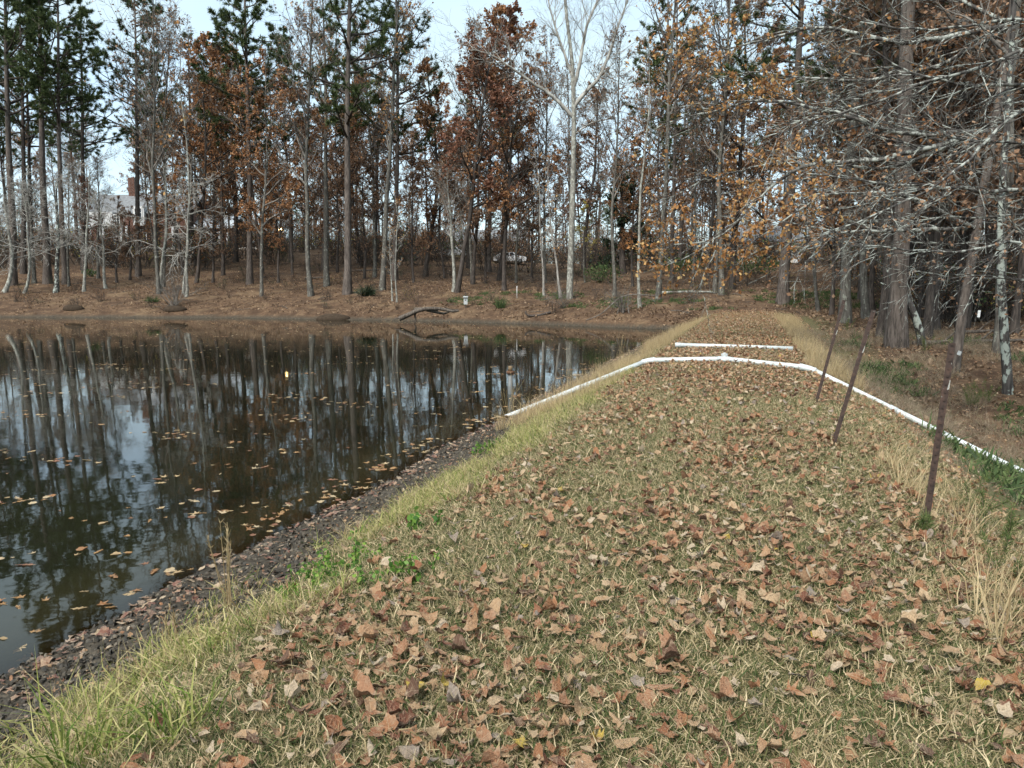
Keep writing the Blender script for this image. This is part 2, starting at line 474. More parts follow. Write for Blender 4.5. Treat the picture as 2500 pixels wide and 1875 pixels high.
# ------------------------------------------------------------------ pond
wu = graded(-60, 80, 2, 22, 0.25, 1.05)
wv = -3.2 - np.cumsum(np.concatenate([[0], 0.10 * 1.045 ** np.arange(90)]))
WU, WV = np.meshgrid(wu, wv)
WX, WY = xy(WU, WV)
wdep = np.clip(WATER_Z - height(WX, WY), 0, 3)
wi = np.arange(WX.size).reshape(WX.shape)
wq = np.stack([wi[:-1, :-1], wi[:-1, 1:], wi[1:, 1:], wi[1:, :-1]], -1).reshape(-1, 4)
def water_mat():
    s = NT('pond_water')
    c1 = s.noise(0.35, 3)
    murk = s.ramp(c1, [(0.3, (0.006, 0.0065, 0.0035)), (0.7, (0.013, 0.0135, 0.007))])
    dp0 = s.n('Attribute', attribute_name='depth').outputs['Fac']
    murk = s.mix(s.ramp(dp0, [(0.03, (1, 1, 1)), (0.42, (0, 0, 0))]), murk, (0.030, 0.026, 0.012))
    s.base(murk, 0.025, 0.5)
    s.b.inputs['IOR'].default_value = 1.34
    n1 = s.noise(2.2, 3, 0.5, stretch=(1, 1, 1)); n2 = s.noise(14, 2, 0.5); n3 = s.noise(0.25, 2)
    h = s.math('ADD', s.math('MULTIPLY', n1, 1.0), s.math('MULTIPLY', s.math('MULTIPLY', n2, 0.10), s.ramp(n3, [(0.42, (0.15, 0.15, 0.15)), (0.6, (1, 1, 1))])))
    bn = s.n('Bump', Strength=0.075, Distance=0.02); s.l(h, bn.inputs['Height']); s.l(bn.outputs['Normal'], s.b.inputs['Normal'])
    dep = s.n('Attribute', attribute_name='depth').outputs['Fac']
    tr = s.n('BsdfTransparent'); tr.inputs['Color'].default_value = (0.42, 0.33, 0.19, 1)
    glo = s.n('BsdfGlossy', Roughness=0.02); s.l(bn.outputs['Normal'], glo.inputs['Normal'])
    fr = s.n('Fresnel', IOR=1.34); s.l(bn.outputs['Normal'], fr.inputs['Normal'])
    clear = s.n('MixShader'); s.l(fr.outputs[0], clear.inputs[0]); s.l(tr.outputs[0], clear.inputs[1]); s.l(glo.outputs[0], clear.inputs[2])
    k = s.math('POWER', 2.718, s.math('MULTIPLY', dep, -9.0))
    mixn = s.n('MixShader'); s.l(k, mixn.inputs[0]); s.l(s.b.outputs[0], mixn.inputs[1]); s.l(clear.outputs[0], mixn.inputs[2])
    s.l(mixn.outputs[0], s.out.inputs['Surface'])
    return s.m
wm = make_mesh('pond_water', np.stack([WX, WY, np.full_like(WX, WATER_Z)], -1), wq, None, [water_mat()])
wm.attributes.new('depth', 'FLOAT', 'POINT').data.foreach_set('value', wdep.astype(np.float32).ravel())
pond = tag(link('pond_water', wm), 'dark still pond mirroring the trees of the far bank', kind='structure')

# ------------------------------------------------------------------ trees
def grow(P0, D0, L, r0, nseg, wob, trop, rng, tip=0.25, pw=1.0):
    B = len(P0); P = np.empty((B, nseg + 1, 3)); P[:, 0] = P0; D = norm(D0)
    st = (L / nseg)[:, None]
    for i in range(nseg):
        D = norm(D + rng.normal(0, wob, (B, 3)) + np.array([0, 0, trop]))
        P[:, i + 1] = P[:, i] + D * st
    t = np.linspace(0, 1, nseg + 1)[None]
    return P, r0[:, None] * (1 - (1 - tip) * t ** pw)
def spawn(P, Rd, per, t0, t1, a0, a1, rng, flat=0.0):
    """child starts along the parents -> positions, directions, parent radius, t, parent index"""
    B, n, _ = P.shape
    t = (np.arange(per)[None] + rng.random((B, per))) / per
    t = t0 + (t1 - t0) * t
    x = t * (n - 1); i = np.minimum(x.astype(int), n - 2); f = (x - i)[..., None]
    b = np.arange(B)[:, None]
    pos = P[b, i] * (1 - f) + P[b, i + 1] * f
    d = norm(P[b, i + 1] - P[b, i])
    r = Rd[b, i] * (1 - f[..., 0]) + Rd[b, i + 1] * f[..., 0]
    q = rng.normal(0, 1, d.shape); q[..., 2] *= (1 - flat)
    q = norm(q - d * (q * d).sum(-1, keepdims=True))
    a = np.radians(rng.uniform(a0, a1, t.shape))[..., None]
    dr = np.cos(a) * d + np.sin(a) * q
    m = B * per
    return pos.reshape(m, 3), dr.reshape(m, 3), r.reshape(m), t.reshape(m), np.repeat(np.arange(B), per)
def leaf_quads(C, size, rng, droop=0.0):
    N = len(C)
    a = rng.normal(0, 1, (N, 3)); a[:, 2] -= droop; a = norm(a)
    b = norm(np.cross(a, rng.normal(0, 1, (N, 3))))
    sz = (size * rng.uniform(0.6, 1.25, N))[:, None]
    V = np.stack([C - a * sz * 0.5, C + b * sz * 0.36 - a * sz * 0.05, C + a * sz * 0.5, C - b * sz * 0.36 - a * sz * 0.05], 1)
    return V.reshape(-1, 3), np.arange(N * 4).reshape(N, 4)
def needle_tufts(C, Dr, k, ln, wd, rng):
    N = len(C)
    d = norm(np.repeat(Dr, k, 0) * 0.7 + rng.normal(0, 0.62, (N * k, 3)))
    c = np.repeat(C, k, 0)
    s = norm(np.cross(d, rng.normal(0, 1, d.shape)))
    l = (ln * rng.uniform(0.6, 1.2, N * k))[:, None]
    V = np.stack([c - s * wd / 2 + d * l * 0.08, c + s * wd / 2 + d * l * 0.08, c + d * l], 1)
    return V.reshape(-1, 3), np.arange(N * k * 3).reshape(-1, 3)

def along(P, rng, m, t0=0.2):
    B, n, _ = P.shape
    b = rng.integers(0, B, m); x = (t0 + (1 - t0) * rng.random(m)) * (n - 1)
    i = np.minimum(x.astype(int), n - 2); f = (x - i)[:, None]
    return P[b, i] * (1 - f) + P[b, i + 1] * f, norm(P[b, i + 1] - P[b, i])

def merge(parts):
    V, Q, n = [], [], 0
    for v, q in parts:
        V.append(v); Q.append(q + n); n += len(v)
    return np.vstack(V), np.vstack(Q)

SPEC = {
 # H, limb start, limbs, limb length top/bottom, angles, sub-branches, twigs, leaves
 'pine':  dict(H=26, r=0.27, t0=0.45, n=40, l0=4.4, l1=1.0, a=(58, 92), up=0.05, sub=7, tw=0, wob=0.012),
 'pinelow': dict(H=26, r=0.27, t0=0.36, n=36, l0=5.2, l1=1.2, a=(60, 95), up=0.06, sub=8, tw=0, wob=0.012),
 'russet': dict(H=19, r=0.20, t0=0.22, n=27, l0=6.0, l1=1.8, a=(38, 66), up=0.03, sub=8, tw=5, wob=0.035, leaf=12000, lm='leaf_rust', ls=0.17),
 'red':   dict(H=19, r=0.20, t0=0.30, n=22, l0=5.0, l1=1.6, a=(38, 66), up=0.03, sub=7, tw=5, wob=0.05, leaf=10000, lm='leaf_red', ls=0.17),
 'brown': dict(H=17, r=0.16, t0=0.18, n=26, l0=5.0, l1=1.6, a=(40, 70), up=0.02, sub=7, tw=6, wob=0.035, leaf=7000, lm='leaf_brown', ls=0.18),
 'bare':  dict(H=21, r=0.18, t0=0.36, n=24, l0=6.8, l1=2.4, a=(22, 50), up=0.04, sub=8, tw=8, wob=0.03, leaf=1400, lm='leaf_brown', ls=0.16),
 'poplar': dict(H=24, r=0.22, t0=0.42, n=24, l0=5.4, l1=1.6, a=(28, 58), up=0.04, sub=7, tw=7, wob=0.018, leaf=1200, lm='leaf_orange', ls=0.18),
 'droop': dict(H=12, r=0.12, t0=0.28, n=15, l0=5.0, l1=2.2, a=(50, 82), up=-0.05, sub=6, tw=5, wob=0.06, leaf=0, lm='leaf_brown', ls=0.16),
 'sapling': dict(H=8, r=0.045, t0=0.25, n=14, l0=1.8, l1=0.6, a=(35, 60), up=0.03, sub=4, tw=3, wob=0.04, leaf=90, lm='leaf_orange', ls=0.13),
 'gold':  dict(H=9, r=0.06, t0=0.15, n=18, l0=2.4, l1=0.7, a=(40, 65), up=0.02, sub=5, tw=4, wob=0.04, leaf=1700, lm='leaf_yellow', ls=0.15),
 'magnolia': dict(H=11, r=0.18, t0=0.04, n=40, l0=3.4, l1=0.7, a=(60, 90), up=0.03, sub=7, tw=4, wob=0.02, leaf=7000, lm='evergreen', ls=0.26),
}
def variant(sp, seed, small=1.0):
    q = SPEC[sp]; rng = np.random.default_rng(seed)
    H = q['H']
    T, _ = grow(np.zeros((1, 3)), np.array([[0, 0, 1.0]]), np.array([H]), np.array([1.0]), 18, q['wob'], 0.02, rng)
    T[0, :, :2] -= np.linspace(0, 1, 19)[:, None] * T[0, -1, :2]
    tt = np.linspace(0, 1, 19)
    tr = (1 - 0.86 * tt ** 1.15) * (1 + 0.45 * np.exp(-tt * 45))
    n = max(4, int(q['n'] * small))
    P0, D0, r, t, _ = spawn(T, (tr * q['r'])[None], n, q['t0'], 0.995, *q['a'], rng)
    k = (t - q['t0']) / (1 - q['t0'])
    L = (q['l0'] + (q['l1'] - q['l0']) * k ** (1.4 if sp.startswith('pine') else 0.9)) * rng.uniform(0.55, 1.15, n)
    if sp not in ('pine', 'pinelow', 'magnolia', 'droop'):
        L *= 0.65 + 0.5 * np.sin(np.clip(k, 0, 1) * math.pi)
    LP, LR = grow(P0, D0, L, np.minimum(r * 0.55, 0.022 * L + 0.012), 7, 0.11 if not sp.startswith('pine') else 0.07, q['up'], rng, 0.22)
    tubesets = [(LP, LR, 5)]
    P1, D1, r1, t1, pi = spawn(LP, LR, q['sub'], 0.25, 1.0, 30, 62, rng, 0.5 if sp.startswith('pine') else 0.1)
    L1 = L[pi] * 0.42 * rng.uniform(0.6, 1.2, len(P1)) * (1.15 - 0.6 * t1)
    SP_, SR = grow(P1, D1, L1, np.maximum(r1 * 0.6, 0.012), 4, 0.13, q['up'] * 0.8, rng, 0.35)
    tubesets.append((SP_, SR, 4))
    tips = SP_
    if q['tw']:
        P2, D2, r2, t2, pi2 = spawn(SP_, SR, q['tw'], 0.15, 1.0, 25, 60, rng)
        L2 = L1[pi2] * 0.6 * rng.uniform(0.6, 1.25, len(P2))
        TP, TR = grow(P2, D2, L2, np.full(len(P2), 0.019 if sp == 'droop' else 0.011), 3, 0.16, q['up'], rng, 0.5)
        tubesets.append((TP, TR, 3)); tips = TP
    fol = None
    if sp.startswith('pine'):
        C, D = along(SP_, rng, int(1900 * small), 0.4)
        C2, D2 = along(LP[:, -3:], rng, int(160 * small), 0.3)
        D = norm(np.vstack([D, D2]) + np.array([0, 0, 0.35])); C = np.vstack([C, C2])
        fol = ('needle',) + needle_tufts(C, D, 13, 0.34, 0.045, rng)
    elif q.get('leaf'):
        m = int(q['leaf'] * small)
        C, D = along(tips, rng, m, 0.1)
        if sp in ('russet', 'red', 'brown', 'gold'):            # leaves hang on in clumps, some twigs are bare
            keep = vnoise(C[:, 0] * 0.55 + seed * 3.1, C[:, 2] * 0.55 + C[:, 1] * 0.4) > 0.36
            C = C[keep]
        C = C + rng.normal(0, 0.06, C.shape)
        fol = (q['lm'],) + leaf_quads(C, q['ls'], rng, 0.4)
    return dict(sp=sp, H=H, T=T[0], tr=tr, sets=tubesets, fol=fol, meshes={})

VAR = {}
for i, (sp, cnt) in enumerate([('pine', 4), ('pinelow', 2), ('russet', 3), ('red', 2), ('brown', 3), ('bare', 4), ('poplar', 2), ('droop', 3), ('sapling', 3), ('gold', 1), ('magnolia', 1)]):
    VAR[sp] = [variant(sp, 100 + 17 * i + j) for j in range(cnt)]

def crown_mesh(v, twig):
    key = ('b', twig)
    if key not in v['meshes']:
        V, Q = merge([tubes(P, Rr, k) for P, Rr, k in v['sets']])
        v['meshes'][key] = make_mesh('branches', V, Q, None, [M[twig]])
    if v['fol'] and 'f' not in v['meshes']:
        mt, V, Fc = v['fol']
        v['meshes']['f'] = make_mesh('foliage', V, Fc if Fc.shape[1] == 4 else None, Fc if Fc.shape[1] == 3 else None, [M[mt]], False)
    return v['meshes'][key], v['meshes'].get('f')

TREES = []
KIND_NAME = dict(pine='pine_tree', pinelow='pine_tree', russet='oak_tree', red='oak_tree', brown='beech_tree', bare='bare_tree', poplar='poplar_tree',
                 droop='drooping_tree', sapling='sapling', gold='golden_sapling', magnolia='magnolia_tree')
def put_tree(sp, base, H, r, lean=(0, 0), label=None, desc=None, bark='bark_grey', twig='twig_grey', vi=None, rotz=None, group=None, name=None):
    v = VAR[sp][(len(TREES) if vi is None else vi) % len(VAR[sp])]
    root = empty(name or KIND_NAME[sp], base)
    d = Vector((lean[0], lean[1], 1)).normalized()
    rz = random.uniform(0, 6.28) if rotz is None else rotz
    root.rotation_mode = 'QUATERNION'
    root.rotation_quaternion = Vector((0, 0, 1)).rotation_difference(d) @ Matrix.Rotation(rz, 3, 'Z').to_quaternion()
    s = H / v['H']
    T = v['T'] * s
    T = np.vstack([T[0] - np.array([0, 0, 0.5]), T]); rr = np.concatenate([[v['tr'][0]], v['tr']]) * r / 1.0
    V, Q = tubes(T[None], rr[None], 9)
    tk = link('trunk', make_mesh('trunk', V, Q, None, [M[bark]]), root)
    bm_, fm = crown_mesh(v, twig)
    b = link('branches', bm_, root); b.scale = (s,) * 3; b['kind'] = 'stuff'
    if fm:
        f = link('foliage', fm, root); f.scale = (s,) * 3; f['kind'] = 'stuff'
    px, py, zf = project(np.array(base))
    TREES.append(dict(o=root, desc=desc, label=label, px=float(px), sp=sp))
    root['category'] = 'sapling' if 'sapling' in root.name else 'tree'
    if group: root['group'] = group
    return root
def bank_tree(sp, bx, by, tx, w, H, label=None, ty=0, **kw):
    """a tree whose foot and trunk line were read off the photograph"""
    b = hit(bx, by)
    if H > 14: H = H * 1.22
    top = at_y(tx, ty, b[1])
    lean = ((top[0] - b[0]) / (top[2] - b[2]), 0)
    r = w / 2 * b[1] / F
    return put_tree(sp, b, H, r, lean, label, **kw)

BT = bank_tree
FB = 'trees standing on the far bank'
P_ = dict(bark='bark_pine', twig='twig_dark', group=FB)
G_ = dict(bark='bark_grey', twig='twig_grey', group=FB)
D_ = dict(bark='bark_dark', twig='twig_dark', group=FB)
L_ = dict(bark='bark_pale', twig='twig_pale', group=FB)
# far bank, left to right
BT('pine', 31, 697, 12, 17, 30, 'tall straight pine nearest the left edge of the photo on the far bank', **P_)
BT('pine', 116, 692, 96, 17, 31, 'thick straight pine on far bank, second tall one from the left edge', **P_)
BT('pine', 161, 694, 141, 13, 27, 'straight pine just right of the thick second pine, behind the crooked tree', **P_)
BT('droop', 137, 714, 150, 11, 12, 'crooked lichen grey tree with flared foot at far left bank', bark='bark_lichen', twig='twig_pale', group=FB, ty=300)
BT('droop', 12, 713, 2, 10, 11, 'broken pale tree with hanging twigs at the left edge of the far bank', bark='bark_pale', twig='twig_pale', group=FB, ty=300)
BT('droop', 84, 692, 60, 10, 12, 'pale drooping tree between the two leftmost pines', bark='bark_grey', twig='twig_pale', group=FB, ty=300)
BT('bare', 169, 699, 168, 6, 13, 'thin grey stem close beside the third pine from left', ty=250, **G_)
BT('pine', 58, 668, 46, 12, 27, 'dark pine behind and between the two leftmost pines', bark='bark_dark', twig='twig_dark', group=FB)
BT('pine', 75, 655, 64, 10, 26, 'slim dark pine in the back left corner of the wood', bark='bark_dark', twig='twig_dark', group=FB)
BT('pine', 205, 660, 196, 12, 25, 'dark pine left of the white house', bark='bark_dark', twig='twig_dark', group=FB)
BT('red', 205, 668, 203, 9, 11, 'small dark red oak standing just left of the white house', ty=200, **D_)
BT('pine', 338, 675, 326, 12, 27, 'single straight pine in front of the white house gable', **P_)
BT('bare', 388, 718, 374, 9, 23, 'tall grey bare tree with upswept limbs before the white house', ty=0, **G_)
BT('bare', 399, 700, 420, 8, 21, 'bare grey stem leaning right beside the upswept tree', ty=0, **G_)
BT('droop', 392, 712, 410, 8, 12, 'pale drooping tree before the white house', bark='bark_pale', twig='twig_pale', group=FB, ty=300)
BT('sapling', 448, 718, 440, 6, 20, 'pale thin pole of a tree right of the white house', ty=150, bark='bark_pale', twig='twig_grey', group=FB, name='pole_tree')
BT('pine', 470, 632, 458, 13, 24, 'dark heavy pine right of the white house gable', bark='bark_dark', twig='twig_dark', group=FB)
BT('pine', 523, 630, 518, 11, 24, 'dark pine before the low wing of the house', bark='bark_dark', twig='twig_dark', group=FB)
BT('russet', 576, 640, 572, 11, 22, 'dark trunked rust leaved oak right of the low wing', bark='bark_dark', twig='twig_dark', group=FB)
BT('pine', 610, 694, 598, 14, 28, 'stout grey pine standing among rust coloured oak leaves', **P_)
BT('russet', 639, 723, 646, 8, 18, 'slim grey rust leaved oak close to the water left of the lamp', ty=100, vi=0, **G_)
BT('russet', 545, 672, 560, 8, 20, 'rust leaved oak in front of the house driveway', ty=100, vi=1, **D_)
BT('russet', 480, 690, 500, 8, 21, 'tall orange brown oak between house and pond', ty=0, vi=2, **D_)
BT('brown', 711, 641, 697, 10, 20, 'dark brown tree right of the lit lamp', **D_)
BT('bare', 759, 723, 762, 12, 22, 'twin stemmed grey bare tree near the water left of the great pine', ty=100, **G_)
BT('poplar', 798, 699, 786, 13, 24, 'straight grey trunk just left of the great pine', **G_)
BT('brown', 824, 665, 830, 6, 17, 'thin dark tree directly left of the great pine', **D_)
BT('pinelow', 848, 718, 851, 18, 31, 'great spreading green pine at the middle of the far bank', vi=0, **P_)
BT('brown', 916, 641, 930, 10, 19, 'dark tree just right of the great pine', **D_)
BT('poplar', 933, 709, 975, 13, 24, 'lichen spotted trunk leaning right beside the dark green shrub', bark='bark_grey', twig='twig_grey', group=FB)
BT('pinelow', 964, 685, 962, 13, 27, 'second green pine right of the great pine', vi=1, **P_)
BT('sapling', 969, 738, 962, 4, 9, 'small pale sapling with yellow leaves near the fallen branch', ty=420, vi=0, bark='bark_pale', twig='twig_pale', group=FB)
BT('sapling', 958, 735, 950, 4, 7, 'leaning little sapling left of the yellow leaved one', ty=420, vi=1, bark='bark_pale', twig='twig_pale', group=FB)
BT('russet', 1039, 675, 1036, 11, 18, 'dark trunked rusty oak behind the grey box', ty=150, vi=1, **D_)
BT('red', 1116, 714, 1215, 12, 20, 'dark oak leaning right with dark red crown above grey box', ty=150, vi=0, **D_)
BT('bare', 1108, 712, 1085, 9, 12, 'pale short stem forking at the foot of the leaning red oak', ty=300, **L_)
BT('brown', 1154, 694, 1166, 9, 18, 'straight dark tree right of the leaning red oak', ty=150, **D_)
BT('brown', 1145, 655, 1140, 11, 19, 'dark tree behind the leaning red oak', ty=100, **D_)
BT('red', 1219, 685, 1215, 11, 20, 'left stem of the clump of red brown oaks before the white car', ty=100, vi=1, **D_)
BT('russet', 1231, 709, 1240, 10, 20, 'right stem of the clump of red brown oaks before the white car', ty=100, vi=2, **D_)
BT('brown', 1260, 690, 1270, 6, 15, 'thin brown tree just right of the red brown oak clump', ty=200, **G_)
BT('sapling', 1328, 723, 1308, 6, 12, 'white stemmed sapling left of the pale forked tree', ty=420, vi=2, bark='bark_birch', twig='twig_pale', group=FB)
BT('sapling', 1369, 728, 1345, 6, 12, 'white stemmed sapling leaning against the pale forked tree', ty=400, vi=0, bark='bark_birch', twig='twig_pale', group=FB)
BT('pine', 1458, 641, 1478, 11, 24, 'pine with round green top behind the pale forked tree', vi=2, **P_)
BT('brown', 1425, 660, 1462, 10, 19, 'brown trunk leaning right behind the pale forked tree', ty=200, **D_)
BT('bare', 1501, 723, 1512, 9, 16, 'slim grey tree left of the orange leaved boughs', ty=250, **G_)
BT('sapling', 1562, 752, 1575, 8, 15, 'pale lichen stem beside the root tangle', ty=350, vi=1, bark='bark_pale', twig='twig_grey', group=FB)
BT('poplar', 1607, 733, 1650, 12, 25, 'tall pale trunk among orange leaved boughs', bark='bark_grey', twig='twig_grey', group=FB)
BT('bare', 1330, 690, 1335, 8, 19, 'grey bare tree behind the white stemmed sapling', ty=150, **G_)
BT('gold', 1428, 690, 1430, 4, 7.5, 'yellow green leaved bush tree right of the pale forked tree', ty=420, vi=0, **G_)
BT('magnolia', 1520, 668, 1518, 16, 12, 'dense dark evergreen tree behind the slim grey tree', ty=400, vi=0, **D_)
BT('pine', 1640, 690, 1650, 10, 24, 'pine behind orange leaved boughs at the end of the dam', vi=3, **P_)
BT('poplar', 1745, 716, 1775, 10, 22, 'left grey trunk of the group beyond the end of the dam', **G_)
BT('bare', 1762, 720, 1790, 13, 21, 'stout grey trunk beyond the end of the dam', **G_)
BT('brown', 1786, 706, 1812, 13, 20, 'dark trunk right of the grey group beyond the dam end', **D_)
BT('droop', 60, 716, 40, 7, 12, 'small pale bare tree with hanging twigs, second from the left shore corner', ty=300, vi=1, **L_)
BT('droop', 205, 712, 225, 7, 12, 'small pale bare tree drooping left of the white house', ty=300, vi=2, **L_)
BT('droop', 455, 724, 470, 7, 12, 'small pale bare tree drooping right of the pale pole', ty=300, vi=0, **L_)
BT('droop', 258, 704, 250, 7, 10, 'small pale bare tree with arching twigs in front of the white porch', ty=300, vi=1, **L_)
BT('brown', 285, 690, 290, 6, 9, 'low brown leaved tree in front of the white porch', ty=300, vi=0, **D_)
BT('brown', 318, 684, 322, 6, 8, 'low brown leaved tree left of the single pine before the house', ty=300, vi=2, **D_)
BT('bare', 240, 680, 236, 7, 13, 'slim bare tree at the left corner of the house', ty=300, vi=1, **G_)
BT('brown', 520, 690, 525, 6, 12, 'small brown leaved tree before the low wing', ty=200, vi=1, **D_)
BT('russet', 680, 690, 676, 6, 13, 'small rust leaved tree below the lit lamp', ty=200, vi=2, **D_)
BT('brown', 890, 680, 893, 6, 13, 'small brown tree behind the spiky shrub', ty=200, vi=2, **D_)
BT('brown', 1010, 690, 1005, 6, 13, 'small brown tree left of the dark trunked rusty oak', ty=200, vi=0, **D_)
BT('russet', 1085, 680, 1090, 6, 12, 'small rust leaved tree left of the leaning red oak', ty=200, vi=1, **D_)
BT('brown', 1185, 690, 1188, 6, 13, 'small brown tree between leaning oak and oak clump', ty=200, vi=1, **D_)
BT('brown', 1300, 690, 1295, 6, 13, 'small brown tree between oak clump and white sapling', ty=200, vi=2, **D_)
BT('russet', 1545, 700, 1550, 6, 12, 'small rust leaved tree right of the dark evergreen', ty=200, vi=0, **D_)
BT('bare', 1690, 700, 1700, 7, 15, 'slender bare tree left of the wire fence', ty=200, vi=2, **G_)
# downstream side of the dam
RB = 'trees on the lower ground right of the dam'
P2 = dict(bark='bark_pine', twig='twig_dark', group=RB); G2 = dict(bark='bark_grey', twig='twig_grey', group=RB); D2_ = dict(bark='bark_dark', twig='twig_dark', group=RB)
BT('pinelow', 1911, 742, 1945, 25, 25, 'stout pine at the right hand end of the leafy path', vi=1, **P2)
BT('bare', 1998, 760, 1985, 9, 14, 'thin leaning grey tree right of the stout path end pine', ty=250, **G2)
BT('brown', 2030, 770, 2050, 10, 15, 'slim dark tree left of the grey trunk behind the metal posts', ty=200, **D2_)
BT('poplar', 2063, 788, 2090, 25, 22, 'grey trunk seen between the two black metal posts', **G2)
BT('brown', 2152, 822, 2160, 20, 16, 'dark trunk half hidden left of the big pine', **D2_)
BT('pine', 2188, 848, 2222, 42, 22, 'big thick pine on the right behind the leaning lichen snag', vi=0, **P2)
BT('brown', 2280, 805, 2310, 22, 17, 'dark flared trunk right of the leaning lichen snag', ty=100, vi=0, **D2_)
BT('brown', 2250, 775, 2270, 14, 16, 'slim dark trunk behind the leaning lichen snag', ty=100, vi=1, **D2_)
BT('brown', 2355, 800, 2400, 18, 17, 'dark leaning trunk behind the tagged tree', ty=0, vi=2, **D2_)
BT('brown', 2440, 860, 2455, 24, 15, 'grey dark trunk behind the flaking pale tree', ty=0, vi=0, **G2)
BT('brown', 2130, 770, 2150, 14, 16, 'dark trunk farther back behind the second metal post', ty=100, vi=2, **D2_)

# ------------------------------------------------------------------ trees with boughs read one by one
def twiggy(limbs, rng, n1, l1, n2, l2, bias, a=(25, 60), r1=0.010, r2=0.005, n3=0, l3=0.3):
    """limbs: list of (pts (n,3), r0, r1); side branches and twigs sweep towards bias"""
    sets, tips = [], []
    for pts, ra, rb in limbs:
        pts = np.asarray(pts, float)
        seg = np.linalg.norm(np.diff(pts, axis=0), axis=1); cum = np.concatenate([[0], np.cumsum(seg)])
        m = max(8, int(cum[-1] / 0.35))
        tt = np.linspace(0, cum[-1], m)
        Pp = np.stack([np.interp(tt, cum, pts[:, j]) for j in range(3)], 1)
        for _ in range(2): Pp[1:-1] = (Pp[:-2] + 2 * Pp[1:-1] + Pp[2:]) / 4
        Pp[1:-1] += rng.normal(0, 0.018, (m - 2, 3))
        Rr = np.linspace(ra, rb, m)[None]
        sets.append((Pp[None], Rr, 7))
        k = max(3, int(n1 * cum[-1]))
        P1, D1, r, t, _ = spawn(Pp[None], Rr, k, 0.12, 1.0, *a, rng)
        D1 = norm(D1 + np.array(bias) * rng.uniform(0.2, 1.0, (k, 1)))
        L1 = l1 * rng.uniform(0.45, 1.25, k)
        B1, R1 = grow(P1, D1, L1, np.clip(r * 0.5, r1, 0.03), 8, 0.15, -0.01, rng, 0.3)
        sets.append((B1, R1, 4))
        P2, D2, r2_, t2, pi = spawn(B1, R1, n2, 0.15, 1.0, 20, 55, rng)
        B2, R2 = grow(P2, norm(D2 + np.array(bias) * 0.25), l2 * rng.uniform(0.4, 1.3, len(P2)), np.full(len(P2), r2), 4, 0.13, 0.0, rng, 0.5)
        sets.append((B2, R2, 3)); tips.append(B2)
        if n3:
            P3, D3, _, _, _ = spawn(B2, R2, n3, 0.2, 1.0, 20, 55, rng)
            B3, R3 = grow(P3, D3, l3 * rng.uniform(0.4, 1.3, len(P3)), np.full(len(P3), r2 * 0.7), 3, 0.15, 0.0, rng, 0.5)
            sets.append((B3, R3, 3)); tips.append(B3)
    return sets, tips
def limb_px(pts, Y0, Y1):
    n = len(pts)
    return np.array([at_y(p[0], p[1], Y0 + (Y1 - Y0) * i / (n - 1)) for i, p in enumerate(pts)])
def bough_tree(name, label, base, trunk, r0, r1, limbs, barkm, branchm, rng, tw, leaves=None, group=None):
    root = tag(empty(name, base), label, 'tree', group)
    b = np.array(base)
    tp = np.asarray(trunk, float)
    mb = MB(); n = len(tp)
    pts = np.vstack([tp[0] - [0, 0, 0.5], tp]) - b
    fine = np.linspace(0, n, 26)
    pf = np.stack([np.interp(fine, np.arange(n + 1), pts[:, j]) for j in range(3)], 1)
    for _ in range(2): pf[1:-1] = (pf[:-2] + 2 * pf[1:-1] + pf[2:]) / 4
    rad = np.linspace(r0, r1, 26) * (1 + 0.35 * np.exp(-np.linspace(0, 1, 26) * 18))
    mb.tube(pf, rad, 11); mb.build('trunk', M[barkm], root, True)
    sets, tips = twiggy([(l - b, ra, rb) for l, ra, rb in limbs], rng, **tw)
    k = 0
    limb_sets = [s for s in sets if s[2] == 7]; rest = [s for s in sets if s[2] != 7]
    for s in limb_sets:
        V, Q = tubes(*s); link('limb', make_mesh('limb', V, Q, None, [M[branchm]]), root)
    V, Q = merge([tubes(*s) for s in rest])
    link('twigs', make_mesh('twigs', V, Q, None, [M[branchm]]), root)['kind'] = 'stuff'
    if leaves:
        mt, cnt, size, thr = leaves
        tot = sum(len(t_) for t_ in tips)
        C = np.vstack([along(t_, rng, max(4, int(cnt * len(t_) / tot)), 0.1)[0] for t_ in tips])
        C = C[vnoise(C[:, 0] * 0.8 + 7, C[:, 2] * 0.8 + C[:, 1] * 0.3) > thr] + 0
        if mt == 'leaf_orange':
            lpx, _, _ = project(C + b); C = C[rng.random(len(C)) < 1.08 - sstep(lpx, 1800, 2150)]
        C = C + rng.normal(0, 0.04, C.shape)
        V, Q = leaf_quads(C, size, rng, 0.7)
        link('foliage', make_mesh('foliage', V, Q, None, [M[mt]], False), root)['kind'] = 'stuff'
    return root
rg = np.random.default_rng(5)
